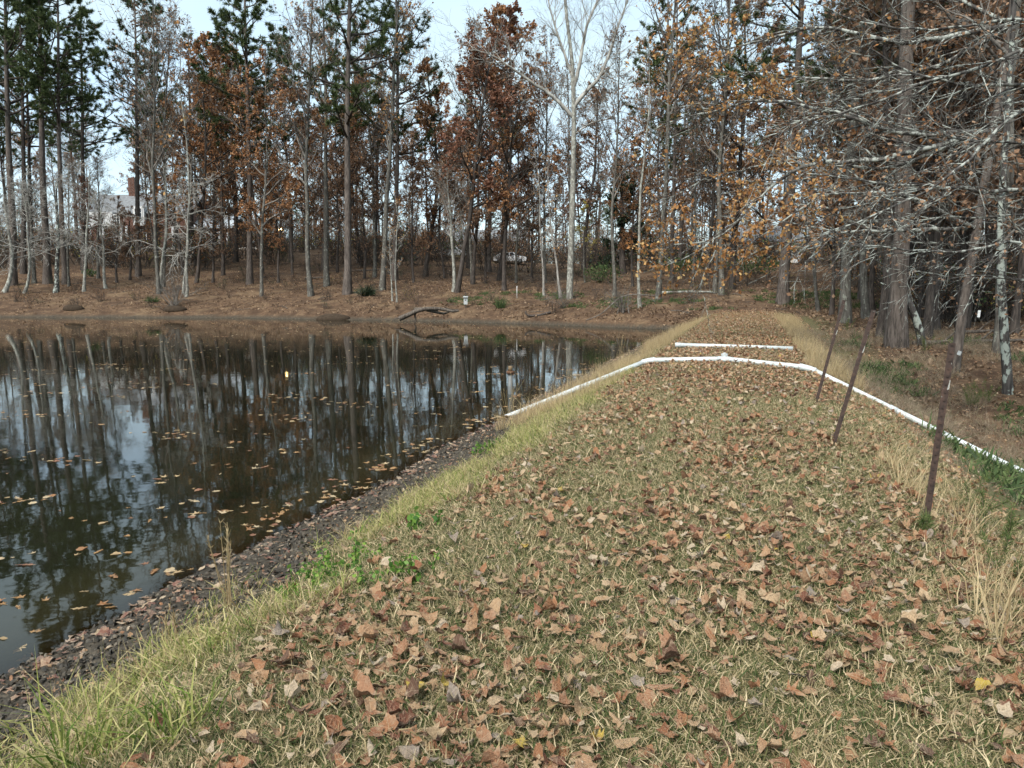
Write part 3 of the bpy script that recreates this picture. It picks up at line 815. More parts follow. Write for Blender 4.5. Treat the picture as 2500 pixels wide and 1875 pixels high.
# bare tree out of frame on the right, its lichen pale limbs sweep across
tb = np.array([15.2, 16.0, hz(15.2, 16.0)])
up = lambda z: tb + np.array([0.02 * z, 0, z])
def from_trunk(z, pts, Y0, Y1): return np.vstack([up(z), limb_px(pts, Y0, Y1)])
limbs = [
 (from_trunk(5.1, [(2500, 463), (2427, 468), (2354, 458), (2210, 453), (2089, 439), (1969, 424)], 15.6, 15.0), 0.075, 0.012),
 (from_trunk(4.2, [(2500, 588), (2451, 588), (2379, 617), (2290, 618), (2186, 607), (2060, 598)], 15.4, 14.0), 0.06, 0.010),
 (from_trunk(6.4, [(2500, 205), (2400, 208), (2300, 205), (2190, 165), (2110, 110)], 15.6, 15.0), 0.07, 0.014),
 (from_trunk(6.9, [(2500, 110), (2430, 160), (2280, 190), (2150, 250), (2000, 290), (1880, 330)], 15.2, 14.0), 0.06, 0.010),
 (from_trunk(6.0, [(2500, 255), (2440, 310), (2380, 380), (2280, 460), (2140, 525), (2010, 570)], 15.0, 13.0), 0.055, 0.010),
 (from_trunk(5.6, [(2500, 350), (2400, 345), (2290, 330), (2160, 300), (2040, 255)], 16.0, 16.5), 0.05, 0.010),
 (from_trunk(7.5, [(2500, 40), (2380, 60), (2250, 75), (2120, 60), (2020, 20)], 15.4, 15.0), 0.06, 0.012),
 (from_trunk(4.8, [(2500, 520), (2420, 540), (2320, 520), (2230, 540), (2150, 575)], 16.0, 16.5), 0.045, 0.009),
 (from_trunk(3.9, [(2520, 690), (2440, 680), (2360, 665), (2290, 690)], 16.0, 16.0), 0.035, 0.008),
]
bough_tree('overhanging_tree', 'bare lichen pale boughs sweeping in from the right edge over the dam', tb, [tb, up(3), up(6), up(9), up(12)], 0.30, 0.10, limbs, 'bark_lichen', 'branch_lichen', rg,
           dict(n1=4.0, l1=1.7, n2=6, l2=0.6, bias=(-0.9, -0.1, -0.30), r1=0.010, r2=0.0045, n3=1, l3=0.3), ('leaf_brown', 2600, 0.085, 0.45))
# oak with orange leaves: trunk right, boughs reach left over the end of the dam
ob = hit(2330, 908)
oy = ob[1]
otr = [ob, at_y(2350, 760, oy), at_y(2385, 560, oy), at_y(2425, 320, oy), at_y(2470, 60, oy), at_y(2490, -200, oy)]
limbs = [
 (np.vstack([otr[3], limb_px([(2200, 330), (2000, 262), (1850, 240), (1803, 250), (1750, 275), (1682, 280), (1600, 312)], oy, oy + 3)]), 0.085, 0.012),
 (np.vstack([otr[2], limb_px([(2200, 470), (2007, 470), (1935, 525), (1848, 585), (1826, 600)], oy - 0.5, oy)]), 0.07, 0.014),
 (np.vstack([otr[2], limb_px([(2220, 560), (2000, 570), (1930, 585), (1845, 615), (1825, 627)], oy + 0.5, oy + 1)]), 0.07, 0.018),
 (np.vstack([otr[3], limb_px([(2150, 390), (1960, 400), (1900, 440), (1810, 530), (1765, 578), (1745, 592), (1710, 588), (1680, 601), (1645, 597)], oy + 0.3, oy + 1.0)]), 0.085, 0.016),
 (limb_px([(1752, 592), (1748, 620), (1722, 655), (1708, 690), (1707, 718), (1722, 730)], oy + 1.0, oy + 1.0), 0.030, 0.007),
 (limb_px([(1735, 590), (1705, 615), (1680, 630), (1650, 640), (1600, 655)], oy + 1.0, oy + 1.2), 0.030, 0.007),
 (np.vstack([otr[4], limb_px([(2200, 110), (2000, 60), (1850, 100), (1760, 130), (1690, 100)], oy, oy + 2)]), 0.08, 0.014),
 (np.vstack([otr[4], limb_px([(2300, 160), (2100, 200), (1950, 190), (1820, 170), (1740, 200)], oy + 1, oy + 3)]), 0.07, 0.012),
 (np.vstack([otr[3], limb_px([(2150, 420), (1950, 380), (1800, 420), (1700, 440), (1620, 500)], oy + 1, oy + 3)]), 0.06, 0.012),
 (np.vstack([otr[4], limb_px([(2300, -20), (2080, -40), (1880, -10), (1780, 20)], oy + 1, oy + 3)]), 0.06, 0.012),
]
bough_tree('oak_tree', 'tagged dark oak at right whose crooked boughs carry orange leaves over the dam', ob, otr, 0.15, 0.09, limbs, 'bark_pine', 'branch_lichen', np.random.default_rng(8),
           dict(n1=3.2, l1=1.5, n2=6, l2=0.5, bias=(-0.5, 0, -0.05), n3=1, l3=0.3), ('leaf_orange', 12000, 0.12, 0.36))
# pale forked tree on the far bank
fb = hit(1390, 730); fy = fb[1]
ftr = [fb, at_y(1398, 500, fy), at_y(1402, 290, fy), at_y(1398, 150, fy), at_y(1380, 20, fy), at_y(1372, -160, fy)]
limbs = [
 (np.vstack([at_y(1400, 285, fy), limb_px([(1350, 235), (1290, 195), (1248, 165), (1200, 132), (1150, 120)], fy, fy - 1)]), 0.16, 0.03),
 (np.vstack([at_y(1402, 262, fy), limb_px([(1435, 215), (1460, 200), (1490, 125), (1510, 60), (1540, -20)], fy, fy)]), 0.17, 0.04),
 (np.vstack([at_y(1402, 210, fy), limb_px([(1415, 160), (1432, 60), (1465, -10), (1480, -90)], fy, fy + 1)]), 0.15, 0.04),
 (np.vstack([at_y(1398, 190, fy), limb_px([(1370, 110), (1345, 30), (1325, -60)], fy, fy)]), 0.12, 0.03),
 (np.vstack([at_y(1400, 330, fy), limb_px([(1440, 300), (1490, 290), (1530, 250)], fy, fy + 1)]), 0.06, 0.02),
]
bough_tree('forked_tree', 'tall pale grey bare tree with wide forking limbs by the far shore', fb, ftr, 0.29, 0.07, limbs, 'bark_pale', 'twig_pale', np.random.default_rng(9),
           dict(n1=2.6, l1=3.4, n2=8, l2=1.3, bias=(0, 0, 0.55), r1=0.02, r2=0.011, n3=2, l3=0.8), group=FB)
# leaning lichen snag and flaking pale tree right of the dam
sb = hit(2252, 846); sy = sb[1]
mb = MB(); pts = np.array([sb - [0, 0, 0.3], at_y(2250, 830, sy), at_y(2240, 790, sy), at_y(2222, 745, sy), at_y(2198, 705, sy), at_y(2176, 672, sy), at_y(2166, 655, sy)])
r_ = 9 * sy / F
snag = tag(empty('leaning_snag', sb), 'crooked leaning dead trunk patched with pale lichen beside the big pine', 'tree trunk')
mb.tube(pts - sb, [r_ * 1.15, r_ * 1.1, r_, r_ * 0.95, r_ * 0.9, r_ * 0.7, r_ * 0.4], 10); mb.build('trunk', M['bark_lichen'], snag, True)
mb = MB(); mb.tube(np.array([pts[4], at_y(2170, 700, sy), at_y(2150, 690, sy)]) - sb, [r_ * 0.4, r_ * 0.3, r_ * 0.12], 6); mb.build('branch_stub', M['bark_lichen'], snag, True)
pb = hit(2462, 962); py_ = pb[1]
ptr = [pb, at_y(2455, 860, py_), at_y(2448, 760, py_), at_y(2440, 600, py_), at_y(2450, 400, py_), at_y(2470, 150, py_), at_y(2480, -150, py_)]
bough_tree('flaking_tree', 'pale flaking trunk with whitish foot near the right edge', pb, ptr, 13 * py_ / F, 0.05,
           [(np.vstack([ptr[4], limb_px([(2400, 350), (2330, 320), (2260, 330)], py_, py_)]), 0.05, 0.01), (np.vstack([ptr[3], limb_px([(2500, 540), (2560, 500)], py_, py_)]), 0.05, 0.01),
            (np.vstack([ptr[5], limb_px([(2400, 60), (2300, 20)], py_, py_ + 1)]), 0.05, 0.01)], 'bark_lichen', 'twig_grey', np.random.default_rng(10),
           dict(n1=3, l1=1.6, n2=6, l2=0.6, bias=(-0.2, 0, 0.1)), ('leaf_brown', 500, 0.11, 0.4))

# ------------------------------------------------------------------ the wood behind, tree by tree
fr = random.Random(21)
BACK = []
def far_ok(x, y):
    px, py, zf = project(np.array([x, y, 5.0]))
    if 232 < px < 348: return False                                    # the gap of open sky above the house
    if y < 140 and 225 < px < 590: return fr.random() < 0.85          # the house shows between the trunks
    return True
tries = 0
while len(BACK) < 165 and tries < 5000:
    tries += 1
    y = fr.uniform(76, 165)
    x = fr.uniform(-0.78 * y - 6, 0.80 * y + 6)
    if shore_s(x, y) < 18 or not far_ok(x, y): continue
    if any((x - a) ** 2 + (y - b) ** 2 < 9 for a, b, *_ in BACK): continue
    c = fr.random()
    k = 'bare' if c < 0.36 else 'brown' if c < 0.58 else 'russet' if c < 0.72 else 'red' if c < 0.78 else 'pine' if c < 0.95 else 'poplar'
    BACK.append((x, y, k))
tries = 0
n_right = 0
while n_right < 80 and tries < 4000:                                   # lower ground right of the dam
    tries += 1
    y = fr.uniform(28, 85)
    x = fr.uniform(0.36 * y + 4, 0.82 * y + 8)
    u_, v_ = uv(x, y)
    if v_ < 4.5: continue
    if any((x - a) ** 2 + (y - b) ** 2 < 6 for a, b, *_ in BACK): continue
    c = fr.random()
    k = 'brown' if c < 0.42 else 'russet' if c < 0.55 else 'pine' if c < 0.78 else 'bare'
    BACK.append((x, y, k)); n_right += 1
DESC = dict(bare='bare grey tree', brown='thin brown leaved tree', russet='rust leaved oak', red='dull red oak', pine='dark pine', poplar='tall pale tree')
for x, y, k in BACK:
    H = dict(bare=25, brown=21, russet=22, red=21, pine=30, poplar=28)[k] * fr.uniform(0.8, 1.12)
    r = fr.uniform(0.10, 0.21) * (1.25 if k == 'pine' else 1)
    bk, tw = dict(bare=('bark_grey', 'twig_grey'), brown=('bark_dark', 'twig_dark'), russet=('bark_dark', 'twig_dark'), red=('bark_dark', 'twig_dark'), pine=('bark_pine', 'twig_dark'), poplar=('bark_grey', 'twig_grey'))[k]
    right = shore_s(x, y) < 18 or (x > 0.36 * y + 4 and y < 85)
    put_tree(k, (x, y, hz(x, y)), H, r, (fr.gauss(0, 0.03), fr.gauss(0, 0.03)), desc=DESC[k] + (' in the shady wood at right' if right else ' in the wood behind far bank'),
             bark=bk, twig=tw, group='trees in the shady wood at right' if right else 'trees in the wood behind')
ORD = ['first', 'second', 'third', 'fourth', 'fifth', 'sixth', 'seventh', 'eighth', 'ninth', 'tenth', 'eleventh', 'twelfth', 'thirteenth', 'fourteenth', 'fifteenth', 'sixteenth', 'seventeenth', 'eighteenth', 'nineteenth', 'twentieth']
def ordinal(i):
    if i < 20: return ORD[i]
    tens = {2: 'twenty', 3: 'thirty', 4: 'forty', 5: 'fifty', 6: 'sixty'}
    a, b = divmod(i + 1, 10)
    return (tens[a] + '-' + ORD[b - 1]) if b else tens[a][:-1] + 'ieth'
seen = {}
for t in sorted(TREES, key=lambda t: t['px']):
    if t['label']: t['o']['label'] = t['label']; continue
    i = seen.get(t['desc'], 0); seen[t['desc']] = i + 1
    t['o']['label'] = f"{t['desc']}, {ordinal(i)} from left"

# ------------------------------------------------------------------ scattered stuff (instances on points)
def scatter(name, protos, P, rot, sc, idx, label, kind='stuff'):
    coll = bpy.data.collections.new(name + '_kinds')
    for i, me in enumerate(protos):
        o = bpy.data.objects.new(f'{name}_kind', me); coll.objects.link(o)
    n = len(P)
    me = bpy.data.meshes.new(name)
    me.vertices.add(n); me.vertices.foreach_set('co', np.asarray(P, np.float32).ravel())
    me.attributes.new('rot', 'FLOAT_VECTOR', 'POINT').data.foreach_set('vector', np.asarray(rot, np.float32).ravel())
    me.attributes.new('sc', 'FLOAT', 'POINT').data.foreach_set('value', np.asarray(sc, np.float32))
    me.attributes.new('idx', 'INT', 'POINT').data.foreach_set('value', np.asarray(idx, np.int32))
    o = link(name, me)
    g = bpy.data.node_groups.new(name, 'GeometryNodeTree')
    g.interface.new_socket('Geometry', in_out='INPUT', socket_type='NodeSocketGeometry')
    g.interface.new_socket('Geometry', in_out='OUTPUT', socket_type='NodeSocketGeometry')
    N = g.nodes.new
    gi_, go = N('NodeGroupInput'), N('NodeGroupOutput')
    iop = N('GeometryNodeInstanceOnPoints'); ci = N('GeometryNodeCollectionInfo')
    ci.inputs['Collection'].default_value = coll
    ci.inputs['Separate Children'].default_value = True
    ci.inputs['Reset Children'].default_value = True
    def na(nm, dt):
        k = N('GeometryNodeInputNamedAttribute'); k.data_type = dt; k.inputs['Name'].default_value = nm
        return k.outputs['Attribute']
    e2r = N('FunctionNodeEulerToRotation')
    L = g.links.new
    L(gi_.outputs[0], iop.inputs['Points']); L(ci.outputs[0], iop.inputs['Instance'])
    iop.inputs['Pick Instance'].default_value = True
    L(na('idx', 'INT'), iop.inputs['Instance Index'])
    L(na('rot', 'FLOAT_VECTOR'), e2r.inputs[0]); L(e2r.outputs[0], iop.inputs['Rotation'])
    L(na('sc', 'FLOAT'), iop.inputs['Scale'])
    L(iop.outputs[0], go.inputs[0])
    md = o.modifiers.new('scatter', 'NODES'); md.node_group = g
    return tag(o, label, kind=kind)

# ---- leaf shapes
def leaf_shape(kind, seed, mat, curl=1.0):
    rng = np.random.default_rng(seed)
    if kind == 'maple':
        an = [180, 140, 108, 78, 52, 25, 0, -25, -52, -78, -108, -140]
        rd = [0.34, 0.62, 0.76, 0.66, 0.88, 0.74, 0.96, 0.74, 0.88, 0.66, 0.76, 0.62]
        pts = [(r * math.cos(R(a)) * 0.62, r * math.sin(R(a)) * 0.62) for a, r in zip(an, rd)]
    elif kind == 'oak':
        xs = [-0.55, -0.38, -0.26, -0.06, 0.06, 0.28, 0.38, 0.58]
        ys = [0.02, 0.17, 0.09, 0.31, 0.12, 0.30, 0.12, 0.05]
        pts = [(x, y) for x, y in zip(xs, ys)] + [(x, -y) for x, y in list(zip(xs, ys))[::-1]]
    elif kind == 'lobed':
        an = [180, 150, 118, 95, 66, 44, 22, 0, -22, -44, -66, -95, -118, -150]
        rd = [0.2, 0.30, 0.66, 0.30, 0.88, 0.34, 0.42, 1.0, 0.42, 0.34, 0.88, 0.30, 0.66, 0.30]
        pts = [(r * math.cos(R(a)) * 0.66, r * math.sin(R(a)) * 0.66) for a, r in zip(an, rd)]
    else:
        pts = [(0.55 * math.cos(a), 0.30 * math.sin(a) * (1 - 0.25 * math.cos(a))) for a in np.arange(12) * math.pi / 6]
    pts = np.array(pts) * rng.uniform(0.84, 1.16, (len(pts), 2)) * np.array([rng.uniform(0.85, 1.1), rng.uniform(0.6, 1.1)])
    if seed % 4 == 3: pts[:, 0] = np.maximum(pts[:, 0], -0.12 + 0.1 * rng.random())      # a torn leaf
    n = len(pts)
    V = np.vstack([[0, 0], pts * 0.5, pts])
    x, y = V[:, 0], V[:, 1]
    c1, c2, c3 = rng.normal(0, 0.7, 3) * curl
    z = curl * rng.choice([0.2, 0.5, 0.9, 2.6]) * y * y + 0.7 * c1 * x * x + c2 * x * y + 0.10 * curl * np.abs(y) + rng.normal(0, 0.045 * curl, len(V))
    V3 = np.stack([x, y, z - z.min()], 1)
    T = [[0, 1 + i, 1 + (i + 1) % n] for i in range(n)]
    Q = [[1 + i, 1 + n + i, 1 + n + (i + 1) % n, 1 + (i + 1) % n] for i in range(n)]
    return make_mesh('leaf', V3, Q, T, [mat], True)
def leaf_set(mat, curl, n=10):
    return [leaf_shape(['maple', 'plain', 'oak', 'maple', 'lobed', 'plain', 'maple'][i % 7], 40 + i, mat, curl) for i in range(n)]
def flat_leaf_rot(n, rng, tilt=0.35):
    return np.stack([rng.normal(0, tilt, n) + np.where(rng.random(n) < 0.3, math.pi, 0), rng.normal(0, tilt, n), rng.uniform(0, 6.283, n)], 1)

# ---- blades
def tuft(seed, mat, nb, rad, l0, l1, w, lean, kink=0.3):
    rng = np.random.default_rng(seed)
    a = rng.uniform(0, 6.283, nb); rr = rad * np.sqrt(rng.random(nb))
    B = np.stack([rr * np.cos(a), rr * np.sin(a), np.full(nb, -0.01)], 1)
    d = norm(np.stack([rng.normal(0, lean, nb) + 0.4 * lean * np.cos(a), rng.normal(0, lean, nb) + 0.4 * lean * np.sin(a), np.ones(nb)], 1))
    L = rng.uniform(l0, l1, nb)[:, None]
    s = norm(np.cross(d, rng.normal(0, 1, (nb, 3)))) * (w * rng.uniform(0.6, 1.3, nb))[:, None] / 2
    p1 = B + d * L * 0.5
    d2 = norm(d + rng.normal(0, kink, (nb, 3)) + np.array([0, 0, -kink * 0.8]))
    p2 = p1 + d2 * L * 0.5
    V = np.stack([B - s, B + s, p1 + s * 0.8, p1 - s * 0.8, p2], 1).reshape(-1, 3)
    i = np.arange(nb)[:, None] * 5
    return make_mesh('tuft', V, i + np.array([[0, 1, 2, 3]]), i + np.array([[3, 2, 4]]), [mat], False)
def upright(n, rng, t=0.12): return np.stack([rng.normal(0, t, n), rng.normal(0, t, n), rng.uniform(0, 6.283, n)], 1)

def field(n, u0, u1, v0, v1, rng, pw=1.6):
    """points in dam coordinates, thinning out with distance"""
    u = u0 + (u1 - u0) * rng.random(n) ** pw; v = rng.uniform(v0, v1, n)
    x, y = xy(u, v)
    return u, v, x, y
def on_ground(x, y, dz=0.0): return np.stack([x, y, height(x, y) + dz], 1)
PIPE_LINE = [at_z(1262, 1008, -0.97), at_z(1583, 880, 0.0), at_z(1768, 882, 0.05), at_z(1972, 901, 0.02), hit(2500, 1160)]
def off_pipe(P, d=0.22):
    P = np.asarray(P); best = np.full(len(P), 9e9)
    for a, b in list(zip(PIPE_LINE[:-1], PIPE_LINE[1:])) + [(at_z(1650, 842, 0.06), at_z(1936, 851, 0.05))]:
        e = (b - a)[:2]; t = np.clip(((P[:, :2] - a[:2]) @ e) / (e @ e), 0, 1)
        c = a[:2] + t[:, None] * e - np.array([0.02, 0.10])          # cover in front of the pipe would hide it
        best = np.minimum(best, np.linalg.norm(P[:, :2] - c, axis=1))
    return best > d
def in_view(P, m=260):
    px, py, zf = project(P)
    return (zf > 0.3) & (px > -m) & (px < 2500 + m) & (py < 1875 + m)
rs = np.random.default_rng(77)
# short turf on the crest
u, v, x, y = field(52000, 1.0, 48, -3.2, 2.3, rs, 1.9)
k = (rs.random(len(u)) < np.where(v < -2.3, 0.55, 1)) & in_view(on_ground(x, y))
x, y, u = x[k], y[k], u[k]
P = on_ground(x, y); k = off_pipe(P, 0.20); P, u = P[k], u[k]
scatter('turf_grass', [tuft(200 + i, M['turf'], 28, 0.095, 0.025, 0.092, 0.0042, 0.9, 0.6) for i in range(8)], P, upright(len(P), rs), rs.uniform(0.7, 1.35, len(P)) * (1 + u / 110), rs.integers(0, 8, len(P)),
        'short mixed green and straw coloured turf on the dam crest')
# lime green fringe along the water side
u, v, x, y = field(6000, 1.0, 17, -3.55, -1.9, rs, 1.4)
v = v + 1.1 * fbm(u * 0.9, v * 0 + 2.2, 2); x, y = xy(u, v)
k = (vnoise(x * 1.3, y * 1.3) + 0.35 * vnoise(x * 5, y * 5) > 0.66) & (rs.random(len(v)) < 1.15 - np.abs(v + 2.75) / 0.85)
P = on_ground(x[k], y[k])
scatter('fringe_grass', [tuft(230 + i, M['lime' if i < 4 else 'turf' if i < 5 else 'straw'], 20, 0.13, 0.08, 0.26, 0.005, 0.7, 0.6) for i in range(6)], P, upright(len(P), rs, 0.2), rs.uniform(0.6, 1.3, len(P)), rs.integers(0, 6, len(P)),
        'bright yellow green grass fringe above the muddy pond edge')
# dry tan grass at both shoulders farther along
parts = []
for n, u0, u1, v0, v1 in ((1700, 12, 46, -4.1, -2.4), (1000, 15.5, 42, 1.2, 2.2), (50, 3, 10, 1.1, 2.0)):
    u, v, x, y = field(n, u0, u1, v0, v1, rs, 1.2)
    kk = vnoise(x * 0.9 + 4, y * 0.9) > 0.40
    parts.append(on_ground(x[kk], y[kk]))
P = np.vstack(parts); P = P[off_pipe(P, 0.4)]
scatter('dry_grass', [tuft(260 + i, M['straw'], 18, 0.10, 0.18, 0.55, 0.006, 0.28, 0.3) for i in range(6)], P, upright(len(P), rs, 0.12), rs.uniform(0.5, 1.15, len(P)), rs.integers(0, 6, len(P)),
        'dry tan grass standing along both shoulders of the dam')
# dead weed stems on the downstream slope
u, v, x, y = field(5200, 1.5, 34, 1.5, 8.0, rs, 1.2)
kk = vnoise(x * 0.8 + 14, y * 0.8) > 0.34
P = on_ground(x[kk], y[kk]); P = P[in_view(P) & off_pipe(P, 0.35)]
wu_, wv_ = uv(P[:, 0], P[:, 1]); low = np.where((wu_ < 15) & (wv_ < 6), 0.5, 1.0)
scatter('weed_growth', [tuft(290 + i, M['weed'], 20, 0.16, 0.12, 0.50, 0.005, 0.55, 0.6) for i in range(6)], P, upright(len(P), rs, 0.25), rs.uniform(0.5, 1.25, len(P)) * low, rs.integers(0, 6, len(P)),
        'tangle of dead weeds on the slope right of the dam')
# low green growth: downstream ground and the far shore right of the middle
u, v, x, y = field(1500, 6, 34, 3.0, 9.0, rs, 1.0)
kk = vnoise(x * 0.5 + 44, y * 0.5) > 0.60
A = on_ground(x[kk], y[kk])
x = rs.uniform(-6, 26, 2600); y = rs.uniform(46, 66, 2600)
kk = (shore_s(x, y) > 4) & (shore_s(x, y) < 16) & (vnoise(x * 0.25 + 4, y * 0.35) > 0.5)
P = np.vstack([A, on_ground(x[kk], y[kk])])
scatter('green_undergrowth', [tuft(310 + i, M['shrub_green'], 26, 0.22, 0.10, 0.34, 0.03, 0.8, 0.6) for i in range(5)], P, upright(len(P), rs, 0.2), rs.uniform(0.6, 1.4, len(P)), rs.integers(0, 5, len(P)),
        'low green growth on the woodland floor beyond the pond and right of the dam')
# mud clods
u, v, x, y = field(16000, 1.5, 26, -4.75, -3.0, rs, 1.7)
P = on_ground(x, y); P = P[in_view(P)]
def clod(seed):
    rng = np.random.default_rng(seed)
    ph = np.array([[0, 0, 1]] + [[math.cos(a) * 0.9, math.sin(a) * 0.9, 0.45] for a in np.arange(6) * math.pi / 3] + [[math.cos(a + 0.5), math.sin(a + 0.5), -0.35] for a in np.arange(6) * math.pi / 3])
    V = ph * rng.uniform(0.55, 1.25, (13, 1)) * np.array([1, 0.8, 0.6])
    T = [[0, 1 + i, 1 + (i + 1) % 6] for i in range(6)]; Q = [[1 + i, 7 + i, 7 + (i + 1) % 6, 1 + (i + 1) % 6] for i in range(6)]
    return make_mesh('clod', V, Q, T, [M['mud']], True)
def mud():
    s = NT('wet_mud'); oi = s.n('ObjectInfo')
    c = s.ramp(oi.outputs['Random'], [(0, (0.028, 0.024, 0.018)), (0.6, (0.075, 0.062, 0.046)), (1, (0.17, 0.14, 0.10))])
    return s.base(c, 0.55, 0.4).bump(s.noise(40, 4), 0.6, 0.01).m
M['mud'] = mud()
scatter('mud_crumbs', [clod(i) for i in range(6)], P, rs.uniform(0, 6.28, (len(P), 3)), rs.uniform(0.006, 0.032, len(P)), rs.integers(0, 6, len(P)), 'dark crumbly wet mud along the pond edge')

# ---- fallen leaves: the largest in view one by one, the rest as litter
shapes = leaf_set(M['litter'], 0.85, 22)
u, v, x, y = field(62000, 1.2, 47, -3.0, 2.6, rs, 1.75)
dens = np.where(u < 5, 0.72, 1.0) * np.where(v < -2.0 + 1.2 * fbm(u, v * 0 + 8.8, 2), 0.22, 1.0) * (0.30 + 0.75 * sstep(vnoise(x * 0.9, y * 0.9) + 0.4 * vnoise(x * 3, y * 3), 0.4, 0.95))
k = rs.random(len(u)) < dens
P1 = on_ground(x[k], y[k], 0.018 + 0.035 * rs.random(k.sum()))
u, v, x, y = field(16000, 1.5, 36, 1.8, 11, rs, 1.3)
P2 = on_ground(x, y, 0.015)
u, v, x, y = field(15000, 11, 50, -2.3, 1.5, rs, 1.1)
P3 = on_ground(x, y, 0.03 + 0.05 * rs.random(len(x)))
P = np.vstack([P1, P2, P3]); P = P[in_view(P) & (off_pipe(P, 0.20) | (rs.random(len(P)) < 0.12))]
n = len(P)
sc = rs.uniform(0.044, 0.092, n) * np.where(rs.random(n) < 0.42, 0.55, 1.0); rot = flat_leaf_rot(n, rs, 0.28); idx = rs.integers(0, 22, n)
px, py, zf = project(P)
vis = (px > 10) & (px < 2490) & (py > 0) & (py < 1868)
size = np.where(vis, sc / zf, 0)
big = np.argsort(-size)[:290]
mask = np.ones(n, bool); mask[big] = False
scatter('leaf_litter', shapes, P[mask], rot[mask], sc[mask], idx[mask], 'brown and tan fallen leaves strewn over the dam and its slope')
for i in big:
    o = bpy.data.objects.new('fallen_leaf', shapes[idx[i]]); COL.objects.link(o); o.parent = ground
    o.location = P[i]; o.rotation_euler = rot[i]; o.scale = (sc[i],) * 3
# wet leaves plastered on the mud
wet = leaf_set(M['litter_wet'], 0.35, 8)
u, v, x, y = field(7500, 1.5, 40, -4.9, -3.0, rs, 1.5)
k = rs.random(len(v)) < 0.62 * np.exp(-((v + 4.52) / 0.22) ** 2) + 0.06
P = on_ground(x[k], y[k], 0.012); n = len(P)
scatter('wet_leaf_drift', wet, P, flat_leaf_rot(n, rs, 0.2), rs.uniform(0.05, 0.11, n), rs.integers(0, 8, n), 'reddish wet leaves washed up along the mud by the water')
u, v, x, y = field(3000, 1.5, 24, -4.6, -2.7, rs, 1.6)
P = on_ground(x, y, 0.018); P = P[in_view(P)]; n = len(P)
scatter('leaf_crumbs', leaf_set(M['litter'], 0.8, 6), P, flat_leaf_rot(n, rs, 0.5), rs.uniform(0.012, 0.045, n), rs.integers(0, 6, n), 'small broken leaf bits scattered over the mud')
# woodland floor
wl_ = leaf_set(M['litter_wood'], 0.9, 8)
yy = 44 + 95 * rs.random(90000) ** 2.0; xx = rs.uniform(-0.76, 0.5, 90000) * yy
sS = shore_s(xx, yy); uu, vv_ = uv(xx, yy)
k = (sS > 0.3) & (rs.random(len(xx)) < np.where(sS < 25, 1, 0.6) * (0.12 + 1.0 * sstep(vnoise(xx * 0.45, yy * 0.45) + 0.4 * (vnoise(xx * 1.7, yy * 1.7) - 0.5), 0.28, 0.75)))
P = on_ground(xx[k], yy[k], 0.03)
uu = rs.uniform(14, 60, 16000); vv_ = rs.uniform(3, 34, 16000); xx, yy = xy(uu, vv_)
P = np.vstack([P, on_ground(xx, yy, 0.02)]); P = P[in_view(P, 60)]; n = len(P)
scatter('woodland_litter', wl_, P, flat_leaf_rot(n, rs, 0.6), rs.uniform(0.10, 0.21, n), rs.integers(0, 8, n), 'russet fallen leaves covering the woodland floor beyond the pond')
# floating leaves
fl = [leaf_shape(['lobed', 'oak', 'lobed', 'maple'][i % 4], 80 + 4 * i, M['litter_float'], 0.22) for i in range(8)]
pts = []
for _ in range(420):
    yy = 5 + 52 * rs.random() ** 1.25; xx = rs.uniform(-0.74, 0.25) * yy
    m = max(1, int(rs.gamma(1.3, 4)))
    e = np.stack([rs.normal(0, 0.16 + yy * 0.010, m), rs.normal(0, 0.08 + yy * 0.004, m)], 1)
    pts.append(e + np.array([xx, yy]))
for _ in range(60):                                                     # rafts against the near bank
    uu = rs.uniform(2, 24); vv_ = -4.75 - abs(rs.normal(0, 0.35)); xx, yy = xy(uu, vv_)
    pts.append(rs.normal(0, 0.14, (rs.integers(2, 9), 2)) + np.array([xx, yy]))
x_ = rs.uniform(-45, 5, 1500); y_ = rs.uniform(30, 62, 1500); pts.append(np.stack([x_, y_], 1))
P = np.vstack(pts)
uu, vv_ = uv(P[:, 0], P[:, 1])
P = P[(height(P[:, 0], P[:, 1]) < WATER_Z - 0.03) & (vv_ < -3.6)]
P = np.column_stack([P, np.full(len(P), WATER_Z + 0.002)]); n = len(P)
sc = rs.uniform(0.07, 0.15, n); rot = flat_leaf_rot(n, rs, 0.06); idx = rs.integers(0, 8, n)
px, py, zf = project(P)
vis = (px > 5) & (px < 2495) & (py < 1870) & (zf > 0.5)
big = np.argsort(-np.where(vis, sc / zf, 0))[:170]
mask = np.ones(n, bool); mask[big] = False
scatter('floating_leaf_raft', fl, P[mask], rot[mask], sc[mask], idx[mask], 'tan leaves floating scattered over the dark pond')
for i in big:
    o = bpy.data.objects.new('floating_leaf', fl[idx[i]]); COL.objects.link(o); o.parent = pond
    o.location = P[i]; o.rotation_euler = rot[i]; o.scale = (sc[i],) * 3
# the wood far beyond reads as one mass
protos = []
for sp, j in (('bare', 0), ('bare', 1), ('brown', 0), ('brown', 1), ('russet', 0), ('pine', 0), ('pine', 1)):
    v_ = VAR[sp][j]
    sets = [(v_['T'][None], v_['tr'][None] * 0.2, 5)] + v_['sets'][:2]
    V, Q = merge([tubes(*s_) for s_ in sets]); mi = np.zeros(len(Q), int)
    if v_['fol']:
        mt, FV, FF = v_['fol']; FV = FV[: len(FV) // 2]; FF = FF[: len(FF) // 2]
        if FF.shape[1] == 4:
            me = make_mesh('far_tree', np.vstack([V, FV]), np.vstack([Q, FF + len(V)]), None, [M['twig_dark'], M[mt]], False, np.concatenate([mi, np.ones(len(FF), int)]))
        else:
            me = make_mesh('far_tree', np.vstack([V, FV]), Q, FF + len(V), [M['twig_dark'], M[mt]], False, np.concatenate([mi, np.ones(len(FF), int)]))
    protos.append(me)
